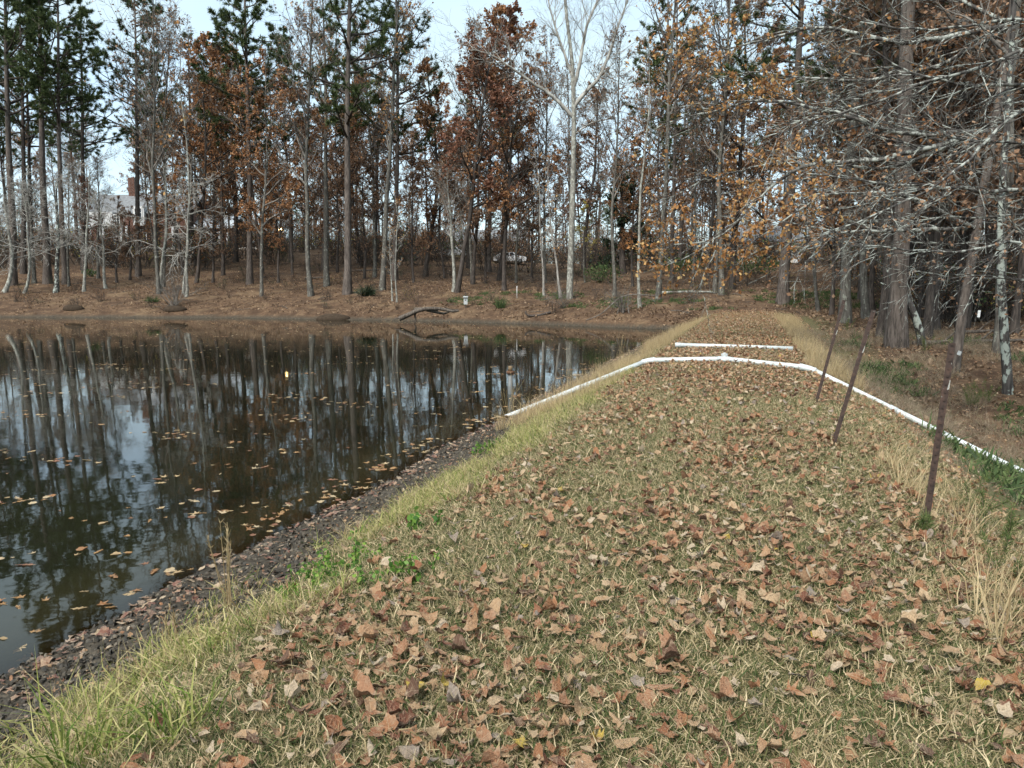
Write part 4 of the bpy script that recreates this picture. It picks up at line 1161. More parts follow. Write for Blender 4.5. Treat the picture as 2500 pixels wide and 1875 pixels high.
yy = rs.uniform(168, 330, 420); xx = rs.uniform(-0.85, 0.95, 420) * yy
P = on_ground(xx, yy); pxd, _, _ = project(P); P = P[(pxd < 240) | (pxd > 340)]; nd = len(P)
scatter('distant_wood', protos, P, upright(nd, rs, 0.03), rs.uniform(0.6, 0.98, nd), rs.integers(0, 7, nd), 'far off wood closing the view behind the trees of the bank')

# ------------------------------------------------------------------ pipes
def pipe_tube(pts, r, name, parent, org, k=18):
    mb = MB(); pts = np.asarray(pts, float)
    mb.tube(pts - org, r, k); return mb.build(name, M['pvc'], parent, True)
PR = 0.055
A0 = at_z(1262, 1008, -0.97); A1 = at_z(1583, 880, 0.0); A2 = at_z(1768, 882, 0.055); A3 = at_z(1972, 901, 0.02); A4 = hit(2500, 1170) + np.array([0, 0, 0.10])
def settle(p, dz): return np.array([p[0], p[1], max(p[2], hz(p[0], p[1]) + dz)])
A1 = settle(A1, PR * 1.2); A2 = settle(A2, PR * 1.3); A3 = settle(A3, PR * 1.6)
A5 = A4 + (A4 - A3) * 0.5
A00 = A0 + (A0 - A1) * 0.12
pipe = tag(empty('drain_pipe', A2), 'long white plastic drain pipe laid over the dam from pond to lower ground', 'pipe')
def lay(a, b, n=9):
    t = np.linspace(0, 1, n)[:, None]; P = a * (1 - t) + b * t
    return P
d01, d12, d23, d34 = norm(A1 - A0), norm(A2 - A1), norm(A3 - A2), norm(A4 - A3)
for a, b in ((A00, A1 - d01 * 0.12), (A1 + d12 * 0.12, A2 - d12 * 0.09), (A2 + d23 * 0.09, A3 - d23 * 0.12), (A3 + d34 * 0.12, A5)):
    pipe_tube(lay(a, b), PR, 'pipe_section', pipe, A2)
def bend(p, d0, d1, ln=0.15):
    t = np.linspace(0, 1, 7)[:, None]
    a, b = p - d0 * ln, p + d1 * ln
    return (1 - t) ** 2 * a + 2 * t * (1 - t) * p + t ** 2 * b
for p, d0, d1 in ((A1, d01, d12), (A3, d23, d34)):
    el = pipe_tube(bend(p, d0, d1), PR * 1.16, 'elbow', pipe, A2)
    for q, d in ((p - d0 * 0.13, d0), (p + d1 * 0.13, d1)):
        mb = MB(); mb.tube(np.array([q - d * 0.022, q + d * 0.022]) - A2, PR * 1.24, 18); mb.build('rim', M['pvc'], el, True)
tee = pipe_tube([A2 - d12 * 0.13, A2 + d23 * 0.13], PR * 1.18, 'tee_fitting', pipe, A2)
mb = MB(); mb.tube(np.array([[0, 0, 0], [0, 0, 0.085]]), PR * 1.08, 18); mb.build('neck', M['pvc'], tee, True)
mb = MB(); mb.tube(np.array([[0, 0, 0.075], [0, 0, 0.115]]), [PR * 1.25, PR * 1.2], 12); mb.box((0, 0, 0.127), (0.035, 0.035, 0.026)); mb.build('cap', M['pvc'], tee)
for a, b, t_ in ((A0, A1, 0.45), (A3, A4, 0.42), (A3, A4, 0.97)):
    c_ = a * (1 - t_) + b * t_; dd = norm(b - a)
    pipe_tube([c_ - dd * 0.07, c_ + dd * 0.07], PR * 1.14, 'coupling', pipe, A2)
B0, B1 = at_z(1650, 842, 0.06), at_z(1936, 851, 0.05)
B0, B1 = settle(B0, PR * 1.3), settle(B1, PR * 1.3)
lp = tag(empty('loose_pipe', (B0 + B1) / 2), 'separate straight white pipe lying across the path beyond the jointed one', 'pipe')
mid = (B0 + B1) / 2; dB = norm(B1 - B0)
pipe_tube([B0, B1], PR, 'pipe_section', lp, mid)
mb = MB(); mb.tube(np.array([B0 - dB * 0.01, B0 + dB * 0.14]) - mid, PR * 1.15, 18); mb.build('socket_end', M['pvc'], lp, True)
M['bore'] = simple('pipe_bore', (0.03, 0.03, 0.03))
mb = MB(); mb.tube(np.array([B1 - dB * 0.02, B1 + dB * 0.002]) - mid, PR * 0.86, 18); mb.build('bore', M['bore'], lp, True)

# ------------------------------------------------------------------ fence posts (T section, studs)
def t_post(bx, by, tx, ty, label, wd=0.042, wire=None):
    b = hit(bx, by); D = b[1]
    top = at_y(tx, ty, D * 1.005)
    d = top - b; L = np.linalg.norm(d)
    o = tag(empty('fence_post', b), label, 'post', 'rusty steel fence posts on the dam shoulder')
    o.rotation_mode = 'QUATERNION'
    o.rotation_quaternion = Vector((0, 0, 1)).rotation_difference(Vector(d)) @ Matrix.Rotation(R(-24), 3, 'Z').to_quaternion()
    mb = MB(); mb.box((0, 0, L / 2 - 0.2), (wd, 0.006, L + 0.4)); mb.build('flange', M['rust'], o)
    mb = MB(); mb.box((0, 0.018, L / 2 - 0.203), (0.006, 0.030, L + 0.39)); mb.build('stem', M['rust'], o)
    mb = MB()
    for i in range(int(L / 0.054)):
        mb.box((0, -0.0065, 0.05 + i * 0.054), (0.014, 0.007, 0.02))
    s_ = mb.build('studs', M['rust'], o); s_['kind'] = 'stuff'
t_post(2258, 1292, 2325, 838, 'nearest rusty brown steel post with peeling pale paint, leaning right', 0.042)
t_post(2033, 1092, 2133, 757, 'black steel post leaning right in front of the pipe, middle of three')
t_post(1992, 985, 2061, 733, 'farthest thin dark steel post of three, leaning right beside pipe elbow')

# riser standing in the water
rb = at_z(1246, 962, WATER_Z)
ri = tag(empty('standpipe', rb), 'grey standpipe with rusty collar standing in the pond', 'pipe')
M['galv'] = simple('galvanised', (0.13, 0.14, 0.14), 0.5, 0.4); M['rustcap'] = simple('rust_collar', (0.11, 0.055, 0.03), 0.8)
mb = MB(); mb.tube([[0, 0, -0.6], [0, 0, 0.55]], 0.062, 14); mb.build('pipe_section', M['galv'], ri, True)
mb = MB(); mb.tube([[0, 0, 0.50], [0, 0, 0.56], [0, 0, 0.57]], [0.10, 0.10, 0.08], 14); mb.build('collar', M['rustcap'], ri, True)
mb = MB(); mb.tube([[0, 0, 0.56], [0, 0, 0.68], [0, 0, 0.69]], [0.055, 0.055, 0.04], 14); mb.build('cap', simple('cap_wood', (0.16, 0.11, 0.06)), ri, True)

# ------------------------------------------------------------------ small things on the far shore
M['deadwood'] = bark('dead_wood', (0.045, 0.036, 0.030), (0.17, 0.145, 0.12), None, scale=9)
M['boxgrey'] = simple('grey_board', (0.40, 0.42, 0.42), 0.7)
M['white'] = simple('white_paint', (0.74, 0.75, 0.74), 0.6, var=0.1)
def curve(pts, n=14):
    pts = np.asarray(pts, float); t = np.linspace(0, len(pts) - 1, n)
    P = np.stack([np.interp(t, np.arange(len(pts)), pts[:, j]) for j in range(3)], 1)
    for _ in range(2): P[1:-1] = (P[:-2] + 2 * P[1:-1] + P[2:]) / 4
    return P
lb = at_z(1055, 786, -0.85); Yl = lb[1]
lg = tag(empty('fallen_branch', lb), 'grey forked fallen branch with arching arms lying at the far shore', 'branch')
for i, (pp, ra, rb_) in enumerate([([(975, 778), (1000, 768), (1020, 756), (1050, 752), (1085, 754), (1105, 762), (1120, 758)], 0.22, 0.10),
                    ([(1012, 754), (1040, 753), (1070, 756)], 0.10, 0.13), ([(1018, 758), (1012, 768), (1016, 782), (1012, 790)], 0.10, 0.05),
                    ([(1042, 757), (1062, 762), (1085, 766), (1098, 760)], 0.13, 0.08), ([(995, 770), (980, 776), (962, 778)], 0.10, 0.04)]):
    P = curve([at_y(a, b, Yl + 0.12 * i) for a, b in pp]) - lb
    mb = MB(); mb.tube(P, np.linspace(ra, rb_, len(P)) * 0.8, 8); mb.build('trunk' if i == 0 else 'limb', M['deadwood'], lg, True)
db = hit(1312, 772); Yd = db[1]
dk = tag(empty('dead_limb', db), 'dark wet dead limb lying at the waterline right of the grey box', 'branch')
for i, (pp, ra) in enumerate([([(1282, 760), (1286, 770), (1300, 772), (1325, 768), (1345, 762)], 0.10), ([(1300, 772), (1318, 776), (1336, 773)], 0.07), ([(1335, 765), (1348, 770), (1352, 774)], 0.05)]):
    P = curve([at_y(a, b, Yd + 0.1 * i) for a, b in pp]) - db
    mb = MB(); mb.tube(P, np.linspace(ra * 0.6, ra, len(P)), 7); mb.build('limb', M['bark_dark'], dk, True)
nb = hit(1137, 752)
nbx = tag(empty('nest_box', nb), 'small grey wooden nest box on a post at the far shore', 'nest box')
q = nb[1] / F
mb = MB(); mb.box((0, 0.12, 0.5), (0.09, 0.09, 1.4)); mb.build('post', M['deadwood'], nbx)
mb = MB(); mb.box((0, 0, 17 * q), (9 * q, 0.22, 17 * q)); bx_ = mb.build('box', M['boxgrey'], nbx)
mb = MB(); mb.tube([[0, -0.112, 19 * q], [0, -0.118, 19 * q]], 0.05, 10); mb.build('entrance_hole', M['bore'], bx_)
mb = MB(); mb.box((0, -0.03, 27 * q), (12 * q, 0.36, 2 * q), Matrix.Rotation(R(8), 3, 'X')); mb.build('roof', M['boxgrey'], nbx)
wb = hit(1262, 728)
st_ = tag(empty('white_stake', wb), 'thin white marker stake standing on the far bank', 'stake')
mb = MB(); mb.tube([[0, 0, -0.2], [0, 0, 0.9], [0, 0, 1.0]], [0.03, 0.03, 0.012], 8); mb.build('shaft', M['white'], st_, True)
# rush-like shrub and brush heaps
def bush(name, label, base, n, l0, l1, w, mat, lean, cat='shrub', sub=True, k=3):
    o = tag(empty(name, base), label, cat)
    rng = np.random.default_rng(abs(hash(label)) % 1000 if False else len(label) * 7 + int(base[1] * 10))
    if sub:
        P0 = np.zeros((n, 3)); P0[:, :2] = rng.normal(0, 0.12, (n, 2)); P0[:, 2] = -0.05
        D0 = norm(np.column_stack([rng.normal(0, lean, (n, 2)), np.ones(n)]))
        Pp, Rr = grow(P0, D0, rng.uniform(l0, l1, n), np.full(n, w), 6, 0.12, -0.02, rng, 0.3)
        mb = MB(); mb.add(*tubes(Pp, Rr, 4)); mb.build('stems', mat, o, True)['kind'] = 'stuff'
        P1, D1, r1, t1, _ = spawn(Pp, Rr, 6, 0.3, 1, 25, 60, rng)
        P2, R2 = grow(P1, D1, rng.uniform(l0, l1, len(P1)) * 0.35, np.full(len(P1), w * 0.5), 4, 0.15, 0, rng, 0.4)
        mb = MB(); mb.add(*tubes(P2, R2, 3)); mb.build('twigs', mat, o, True)['kind'] = 'stuff'
        return o, P2
    me = tuft(len(label), mat, n, 0.35, l0, l1, w, lean, 0.35)
    link('leaves', me, o)['kind'] = 'stuff'
    return o, None
bush('yucca_shrub', 'dark green spiky shrub at the foot of the great pine', hit(895, 722), 260, 0.7, 1.5, 0.07, M['evergreen'], 0.9, sub=False)
bush('twig_clump', 'bare twiggy clump on an earthen hump at the left shore', hit(185, 752), 9, 0.7, 1.4, 0.022, M['twig_dark'], 0.35)
o_, tp_ = bush('brush_clump', 'bare bushy clump with arching pale twigs by the left shore', hit(425, 752), 26, 2.0, 4.2, 0.026, M['twig_grey'], 0.55)
bush('grey_bush', 'grey leafless bush at the far shore left of the pale forked tree foot', hit(1372, 752), 22, 1.2, 2.4, 0.018, M['twig_grey'], 0.7)
bush('root_bush', 'grey twiggy clump around the pale lichen stem near the dam end', hit(1520, 762), 24, 1.2, 2.6, 0.02, M['twig_grey'], 0.45)
bush('green_clump', 'small green clump on the shore between stake and grey box', hit(1222, 752), 160, 0.6, 1.3, 0.03, M['shrub_green'], 0.5, sub=False)
bush('shore_shrub', 'pale green twiggy patch near the left shore brush', hit(372, 738), 220, 0.4, 1.0, 0.03, M['shrub_green'], 0.9, sub=False)
# earthen humps with undercut
def hump(label, px, py, sx, h):
    b = hit(px, py); mb = MB(); n = 10
    a = np.arange(n) * 2 * math.pi / n
    rings = [(1.0, -0.15), (1.05, 0.25), (0.8, 0.7), (0.4, 1.0), (0.02, 1.05)]
    V = np.array([[sx * r * math.cos(t) * (1 + 0.12 * math.sin(3 * t + i)), 0.45 * sx * r * math.sin(t), z * h] for i, (r, z) in enumerate(rings) for t in a])
    ix = np.arange(len(V)).reshape(5, n); nx_ = np.roll(ix, -1, 1)
    mb.add(V, np.stack([ix[:-1], nx_[:-1], nx_[1:], ix[1:]], -1).reshape(-1, 4))
    return tag(mb.build('earth_hump', M['mudbank'], None, True, b), label, 'mound')
M['mudbank'] = simple('earth_bank', (0.055, 0.04, 0.028), 0.95, 0.1, 0.5)
hump('low dark earthen hump under the twiggy clump at left', 178, 756, 0.9, 0.42)
hump('dark earthen hump under the bushy clump at the left shore', 425, 758, 1.0, 0.4)
hump('rounded dark hump at the water edge below the great pine', 812, 782, 1.4, 0.5)
# root tangle with fallen pale bough
rbp = hit(1520, 766)
rt = tag(empty('root_tangle', rbp), 'bleached fallen bough and roots arching beside the water near the dam end', 'roots')
for pp, ra in (([(1430, 782), (1465, 770), (1482, 755), (1500, 735), (1520, 722), (1545, 718), (1580, 720)], 0.045), ([(1520, 722), (1518, 740), (1522, 765)], 0.05), ([(1535, 720), (1532, 745), (1536, 768)], 0.045), ([(1500, 735), (1512, 750), (1506, 768)], 0.03), ([(1560, 718), (1590, 728), (1600, 738)], 0.03)):
    P = curve([at_y(a, b, rbp[1]) for a, b in pp]) - rbp
    mb = MB(); mb.tube(P, np.linspace(ra * 0.6, ra, len(P)), 6); mb.build('root', M['twig_grey'], rt, True)
# fallen branches on the lower ground
for pts, r_, lab in (([(2230, 842), (2290, 845), (2330, 835), (2400, 832), (2450, 848), (2500, 862)], 0.09, 'dark fallen branch lying between the trunks on the lower right ground'),
                     ([(2330, 812), (2400, 805), (2470, 815), (2540, 822)], 0.08, 'second dark fallen branch farther back on the lower right ground'),
                     ([(1610, 712), (1680, 716), (1755, 718)], 0.14, 'pale log lying under the trees beyond the dam end'),
                     ([(745, 683), (770, 680), (798, 683)], 0.14, 'short dark log lying on the leafy slope left of the great pine'),
                     ([(858, 665), (900, 662), (955, 656)], 0.12, 'dark fallen branch on the slope behind the great pine')):
    W = [hit(a, b) for a, b in pts]
    ym = float(np.median([p[1] for p in W]))
    W = [np.array([p[0] * ym / p[1], ym, 0]) for p in W]
    P = curve([(p[0], p[1] + 0.2 * math.sin(i), hz(p[0], p[1]) + r_ * 0.8) for i, p in enumerate(W)], 18)
    o = tag(empty('fallen_log', P[0]), lab, 'log')
    mb = MB(); mb.tube(P - P[0], np.linspace(r_, r_ * 0.5, len(P)), 8); mb.build('trunk', M['deadwood'] if 'pale' not in lab else M['bark_pale'], o, True)
    if r_ < 0.1:
        for j in (5, 10, 13):
            Q2 = np.array([P[j], P[j] + [0.5, 0.2, 0.35], P[j] + [0.9, 0.3, 0.5]]) - P[0]
            mb = MB(); mb.tube(curve(Q2, 7), np.linspace(r_ * 0.4, 0.01, 7), 5); mb.build('limb', M['deadwood'], o, True)
# tag boards on the oak
for px_, py2, lab in ((2342, 862, 'small weathered board nailed low on the tagged oak trunk'), (2390, 766, 'small white tag fixed on a trunk at right')):
    p = at_y(px_, py2, oy - 0.28)
    mb = MB(); mb.box((0, 0, 0), (0.10, 0.02, 0.12) if py2 > 800 else (0.07, 0.02, 0.2), Matrix.Rotation(R(20 if py2 > 800 else 4), 3, 'Y'))
    tag(mb.build('tag_board', M['boxgrey'] if py2 > 800 else M['white'], None, False, p), lab, 'sign')

# ------------------------------------------------------------------ weeds singled out
def stalks(px, py, n, l0, l1, label, mat='straw', z=None, spread=0.05, lean=0.12, name='dry_weed', heads=True):
    b = hit(px, py) if z is None else at_z(px, py, z)
    o = tag(empty(name, b), label, 'weed')
    rng = np.random.default_rng(int(px))
    P0 = np.column_stack([rng.normal(0, spread, (n, 2)), np.full(n, -0.06)])
    D0 = norm(np.column_stack([rng.normal(0, lean, (n, 2)), np.ones(n)]))
    Pp, Rr = grow(P0, D0, rng.uniform(l0, l1, n), np.full(n, 0.0045), 6, 0.05, 0.0, rng, 0.4)
    mb = MB(); mb.add(*tubes(Pp, Rr, 4)); mb.build('stems', M[mat], o, True)['kind'] = 'stuff'
    if heads:
        C, D = along(Pp[:, -3:], rng, n * 7, 0.0)
        V, T = needle_tufts(C, D * 2.2, 2, 0.05, 0.006, rng)
        mb = MB(); mb.add(V, None, T); mb.build('seed_heads', M[mat], o)['kind'] = 'stuff'
stalks(1245, 1010, 9, 0.55, 0.95, 'dry weed stalks standing at the lower end of the white pipe')
stalks(560, 1505, 9, 0.45, 0.72, 'tall dry reddish grass stalks rising from the muddy bank at lower left', spread=0.012, lean=0.045)
stalks(1390, 950, 7, 0.35, 0.6, 'short dry stalks at the water beyond the pipe')
stalks(1515, 872, 9, 0.5, 0.9, 'dry stalks by the water left of the pipe elbow')
stalks(425, 1620, 8, 0.2, 0.4, 'small pale feathery weed on the mud at lower left')
def frond(px, py, n, h, label):
    b = hit(px, py); o = tag(empty('feathery_plant', b), label, 'plant')
    rng = np.random.default_rng(int(px))
    P0 = np.column_stack([rng.normal(0, 0.05, (n, 2)), np.full(n, -0.03)]); D0 = norm(np.column_stack([rng.normal(0, 0.28, (n, 2)), np.ones(n)]))
    Pp, Rr = grow(P0, D0, rng.uniform(0.6, 1.0, n) * h, np.full(n, 0.004), 8, 0.06, -0.03, rng, 0.4)
    mb = MB(); mb.add(*tubes(Pp, Rr, 4)); mb.build('stems', M['weed'], o, True)['kind'] = 'stuff'
    C, D = along(Pp, rng, n * 34, 0.25)
    V, T = needle_tufts(C, norm(D + np.array([0, 0, 0.2])), 4, 0.085, 0.0042, rng)
    mb = MB(); mb.add(V, None, T); mb.build('foliage', M['fern'], o)['kind'] = 'stuff'
frond(2262, 1310, 2, 0.26, 'green feathery sprig at the foot of the nearest post')
frond(2385, 1270, 5, 0.55, 'bright green feathery plant right of the nearest post')
frond(2440, 1330, 4, 0.42, 'second feathery green plant near the right edge')
frond(2465, 1420, 4, 0.36, 'low feathery green plant at the right edge below the others')
frond(2410, 985, 8, 0.7, 'soft green seedling before the pale flaking tree')
frond(2375, 1000, 10, 0.8, 'bushy green seedling left of the pale flaking tree')
frond(2258, 865, 8, 0.9, 'green sprig growing at the foot of the leaning lichen snag')
frond(2070, 812, 7, 0.7, 'green sprig at the foot of the grey trunk between the posts')
def herb(px, py, n, h, label, leafsize=0.05):
    b = hit(px, py); o = tag(empty('leafy_herb', b), label, 'plant')
    rng = np.random.default_rng(int(px) + 3)
    P0 = np.column_stack([rng.normal(0, 0.10, (n, 2)), np.full(n, -0.03)]); D0 = norm(np.column_stack([rng.normal(0, 0.35, (n, 2)), np.ones(n)]))
    Pp, Rr = grow(P0, D0, rng.uniform(0.5, 1.0, n) * h, np.full(n, 0.004), 5, 0.08, 0, rng, 0.5)
    mb = MB(); mb.add(*tubes(Pp, Rr, 4)); mb.build('stems', M['herb'], o, True)['kind'] = 'stuff'
    C, D = along(Pp, rng, n * 20, 0.25)
    V, Q = leaf_quads(C + rng.normal(0, 0.02, C.shape), leafsize, rng)
    mb = MB(); mb.add(V, Q); mb.build('foliage', M['herb'], o)['kind'] = 'stuff'
herb(1185, 1105, 10, 0.26, 'yellow green leafy herb at the bank edge below the pipe end')
herb(1050, 1300, 5, 0.17, 'dark lobed leafy herb on the bank edge in mid picture', 0.045)
herb(770, 1450, 16, 0.22, 'bright green leafy herb on the bank left of centre', 0.032)
herb(860, 1400, 14, 0.28, 'bright green leafy herb just right of the other on the bank', 0.032)
herb(950, 1420, 9, 0.20, 'small clover like herb on the bank among grass', 0.035)
def big_tuft(px, py, n, l0, l1, label, mat):
    b = hit(px, py)
    o = tag(empty('grass_clump', b), label, 'grass clump')
    link('blades', tuft(int(px), mat, n, 0.11, l0, l1, 0.008, 0.5, 0.5), o)['kind'] = 'stuff'
big_tuft(215, 1875, 70, 0.28, 0.52, 'tall lime green grass clump at the lower left corner', M['lime'])
big_tuft(440, 1800, 60, 0.18, 0.36, 'green grass clump on the bank right of the lower left corner', M['lime'])
big_tuft(1300, 1085, 60, 0.2, 0.4, 'green grass clump on the bank below the pipe', M['lime'])

# ------------------------------------------------------------------ houses, lamp, cars, fence beyond the trees
def brick_mat():
    s = NT('red_brick_wall'); b = s.n('TexBrick', Scale=4.0)
    b.inputs['Color1'].default_value = (0.13, 0.065, 0.048, 1); b.inputs['Color2'].default_value = (0.09, 0.045, 0.034, 1); b.inputs['Mortar'].default_value = (0.30, 0.27, 0.24, 1)
    s.l(s.obj(), b.inputs['Vector']); return s.base(b.outputs['Color'], 0.9, 0.1).m
M['brick'] = brick_mat()
M['roof'] = simple('grey_shingle', (0.20, 0.21, 0.22), 0.9, 0.1, 0.35, 3)
M['roofpale'] = simple('pale_metal_roof', (0.50, 0.53, 0.56), 0.45, 0.4, 0.1, 2)
M['siding'] = simple('white_siding', (0.50, 0.51, 0.51), 0.7, var=0.1)
M['cream'] = simple('cream_siding', (0.60, 0.54, 0.45), 0.8, var=0.12)
M['pane'] = NT('dark_pane').base((0.03, 0.035, 0.045), 0.08, 0.6).m
def window(par, c, w_, h_, cols=2, rows=3):
    mb = MB(); t = 0.10
    x, y_, z = c
    for sx in (-1, 1): mb.box((x + sx * (w_ / 2 - t / 2), y_ - 0.05, z), (t, 0.10, h_))
    for sz in (-1, 1): mb.box((x, y_ - 0.051, z + sz * (h_ / 2 - t / 2)), (w_ - 2 * t, 0.10, t))
    for i in range(1, cols): mb.box((x - w_ / 2 + w_ * i / cols, y_ - 0.04, z), (0.04, 0.06, h_ - 2 * t))
    for i in range(1, rows): mb.box((x, y_ - 0.043, z - h_ / 2 + h_ * i / rows), (w_ - 2 * t, 0.06, 0.04))
    wdw = mb.build('window', M['white'], par)
    mb = MB(); mb.box((x, y_ - 0.015, z), (w_ - 0.02, 0.03, h_ - 0.02)); mb.build('pane', M['pane'], wdw)
def gable_roof(mb, x0, x1, y0, y1, z, h, along_x=True, ov=0.4, th=0.18):
    if along_x:
        ym = (y0 + y1) / 2
        for yy_, s_ in ((y0 - ov, 1), (y1 + ov, -1)):
            V = [[x0 - ov, yy_, z - 0.1], [x1 + ov, yy_, z - 0.1], [x1 + ov, ym, z + h], [x0 - ov, ym, z + h]]
            V = V + [[a, b, c + th] for a, b, c in V]
            mb.add(V, [[0, 1, 2, 3], [4, 5, 6, 7][::-1], [0, 1, 5, 4], [1, 2, 6, 5], [2, 3, 7, 6], [3, 0, 4, 7]])
    else:
        xm = (x0 + x1) / 2
        for xx_ in (x0 - ov, x1 + ov):
            V = [[xx_, y0 - ov, z - 0.1], [xx_, y1 + ov, z - 0.1], [xm, y1 + ov, z + h], [xm, y0 - ov, z + h]]
            V = V + [[a, b, c + th] for a, b, c in V]
            mb.add(V, [[0, 1, 2, 3], [4, 5, 6, 7][::-1], [0, 1, 5, 4], [1, 2, 6, 5], [2, 3, 7, 6], [3, 0, 4, 7]])
HY = 126.0
hb = at_y(400, 606, HY); hb[2] = hz(hb[0], HY)
q = HY / F
house = tag(empty('brick_house', hb), 'brick and white house with grey roof seen through trees at left', 'house')
X = lambda px: at_y(px, 600, HY)[0] - hb[0]
Z = lambda py: at_y(400, py, HY)[2] - hb[2]
x0, x1 = X(225), X(470); z1 = Z(520)
mb = MB(); mb.box(((x0 + x1) / 2, 4.5, z1 / 2 - 1), (x1 - x0, 8.9, z1 + 2)); mb.build('wall', M['brick'], house)
mb = MB(); gable_roof(mb, x0, x1, 0, 9, z1, Z(470) - z1); rf = mb.build('roof', M['roof'], house)
mb = MB(); mb.box((X(300), 4.5, Z(455)), (1.1, 0.8, 4.0)); mb.build('chimney', M['brick'], rf)
# white two-storey bay and front gable dormer
mb = MB(); mb.box(((X(232) + X(290)) / 2, -0.6, Z(536)), (X(290) - X(232), 1.5, (Z(520) - Z(553)))); mb.build('siding_panel', M['siding'], house)
mb = MB(); a, b = X(335), X(362); mb.box(((a + b) / 2, 0.4, Z(528)), (b - a, 2.4, Z(505) - Z(552))); mb.build('dormer', M['siding'], house)
window(house, ((a + b) / 2, -0.8, Z(526)), (b - a) * 0.7, 2.3)
window(house, (X(349), -0.02, Z(580)), 1.5, 2.7, 3, 5)
for px_ in (262, 300): window(house, (X(px_), -1.36, Z(537)), 1.0, 1.6)
for px_ in (252, 262, 305, 318, 430):
    mb = MB(); mb.tube([[X(px_), -0.9, -0.5], [X(px_), -0.9, Z(552)]], 0.20, 10); mb.build('column', M['siding'], house, True)
mb = MB(); mb.box((X(288), -0.05, Z(578)), (1.3, 0.1, 2.6)); mb.build('door', M['siding'], house)
# low wing with pale roof
x2, x3 = X(470), X(565)
mb = MB(); mb.box(((x2 + x3) / 2 + 0.05, 4.0, Z(556) / 2 - 1), (x3 - x2 - 0.1, 7.6, Z(556) + 2)); mb.build('wing_wall', M['brick'], house)
mb = MB(); gable_roof(mb, x2, x3, 0, 8, Z(556), Z(526) - Z(556)); mb.build('wing_roof', M['roofpale'], house)
for px_ in (520, 528, 541, 560):
    mb = MB(); mb.box((X(px_), -0.5, Z(580) - 0.5), (0.35, 0.35, Z(557) - Z(600))); mb.build('column', M['siding'], house)
window(house, (X(534), 0.17, Z(582)), 1.3, 2.0)
def far_house(label, px0, px1, py0, py1, pr, Y, wall, roof):
    xa, xb = at_y(px0, 600, Y)[0], at_y(px1, 600, Y)[0]
    xm = (xa + xb) / 2; zb = hz(xm, Y)
    o = tag(empty('far_house', (xm, Y, zb)), label, 'house')
    h = at_y(1250, py0, Y)[2] - zb; hr = at_y(1250, pr, Y)[2] - zb - h; wd = xb - xa
    mb = MB(); mb.box((0, 4, h / 2 - 1), (wd, 8, h + 2)); mb.build('wall', wall, o)
    mb = MB(); gable_roof(mb, -wd / 2, wd / 2, 0, 8, h, hr); mb.build('roof', roof, o)
    for i in (-0.3, 0.0, 0.3): window(o, (wd * i, -0.01, h * 0.55), 1.2, 1.7)
    mb = MB(); mb.box((wd * 0.42, -0.05, 1.1), (1.0, 0.1, 2.2)); mb.build('door', M['white'], o)
far_house('cream house half hidden behind the thick pine on the right', 2160, 2330, 540, 640, 500, 92, M['cream'], M['roof'])
far_house('pale house with grey roof behind the trees beyond the dam end', 1790, 1960, 590, 650, 548, 118, M['cream'], M['roof'])
far_house('low pale house far behind the red brown oak clump', 1080, 1290, 590, 630, 560, 165, M['siding'], M['roof'])
# low pale kerb wall and driveway in front of the house
ex = np.linspace(at_y(360, 600, 121.5)[0], at_y(650, 600, 121.5)[0], 30)
kz = height(ex, np.full(30, 121.5))
dr = []
for yy_, dz in ((121.7, 0.05), (124.6, 0.05)):
    dr.append(np.column_stack([ex, np.full(30, yy_), height(ex, np.full(30, yy_)) + 0.12]))
V = np.vstack(dr); i = np.arange(29)
M['concrete'] = simple('pale_concrete', (0.46, 0.44, 0.40), 0.9, 0.1)
tag(link('driveway', make_mesh('driveway', V, np.stack([i, i + 1, i + 31, i + 30], 1), None, [M['concrete']])), 'pale driveway on the rise before the house', kind='structure')
kw = MB()
for j in range(29):
    c = ((ex[j] + ex[j + 1]) / 2, 121.5, (kz[j] + kz[j + 1]) / 2 + 0.08); kw.box(c, (ex[j + 1] - ex[j] - 0.01, 0.2, 0.5))
tag(kw.build('kerb', M['concrete']), kind='structure')
# lit lamp
lb_ = at_y(684, 562, 118); gz = hz(lb_[0], 118)
lamp = tag(empty('garden_lamp', (lb_[0], 118, gz)), 'lit yellow lamp on a post glowing among the trunks left of centre', 'lamp')
hh = lb_[2] - gz
mb = MB(); mb.tube([[0, 0, -0.2], [0, 0, hh - 0.25]], 0.05, 8); mb.build('post', M['bark_dark'], lamp, True)
s = NT('lamp_glow'); s.b.inputs['Emission Color'].default_value = (1.0, 0.72, 0.28, 1); s.b.inputs['Emission Strength'].default_value = 14; s.base((0.9, 0.7, 0.4))
mb = MB(); mb.tube([[0, 0, -0.30], [0, 0, -0.12], [0, 0, 0.15], [0, 0, 0.24]], [0.12, 0.26, 0.26, 0.12], 10)
for v_ in mb.V: v_ += np.array([0, 0, hh])
mb.build('lantern', s.m, lamp, True)
mb = MB(); mb.tube([[0, 0, hh + 0.245], [0, 0, hh + 0.40]], [0.30, 0.04], 10); mb.build('lamp_cap', M['bark_dark'], lamp, True)
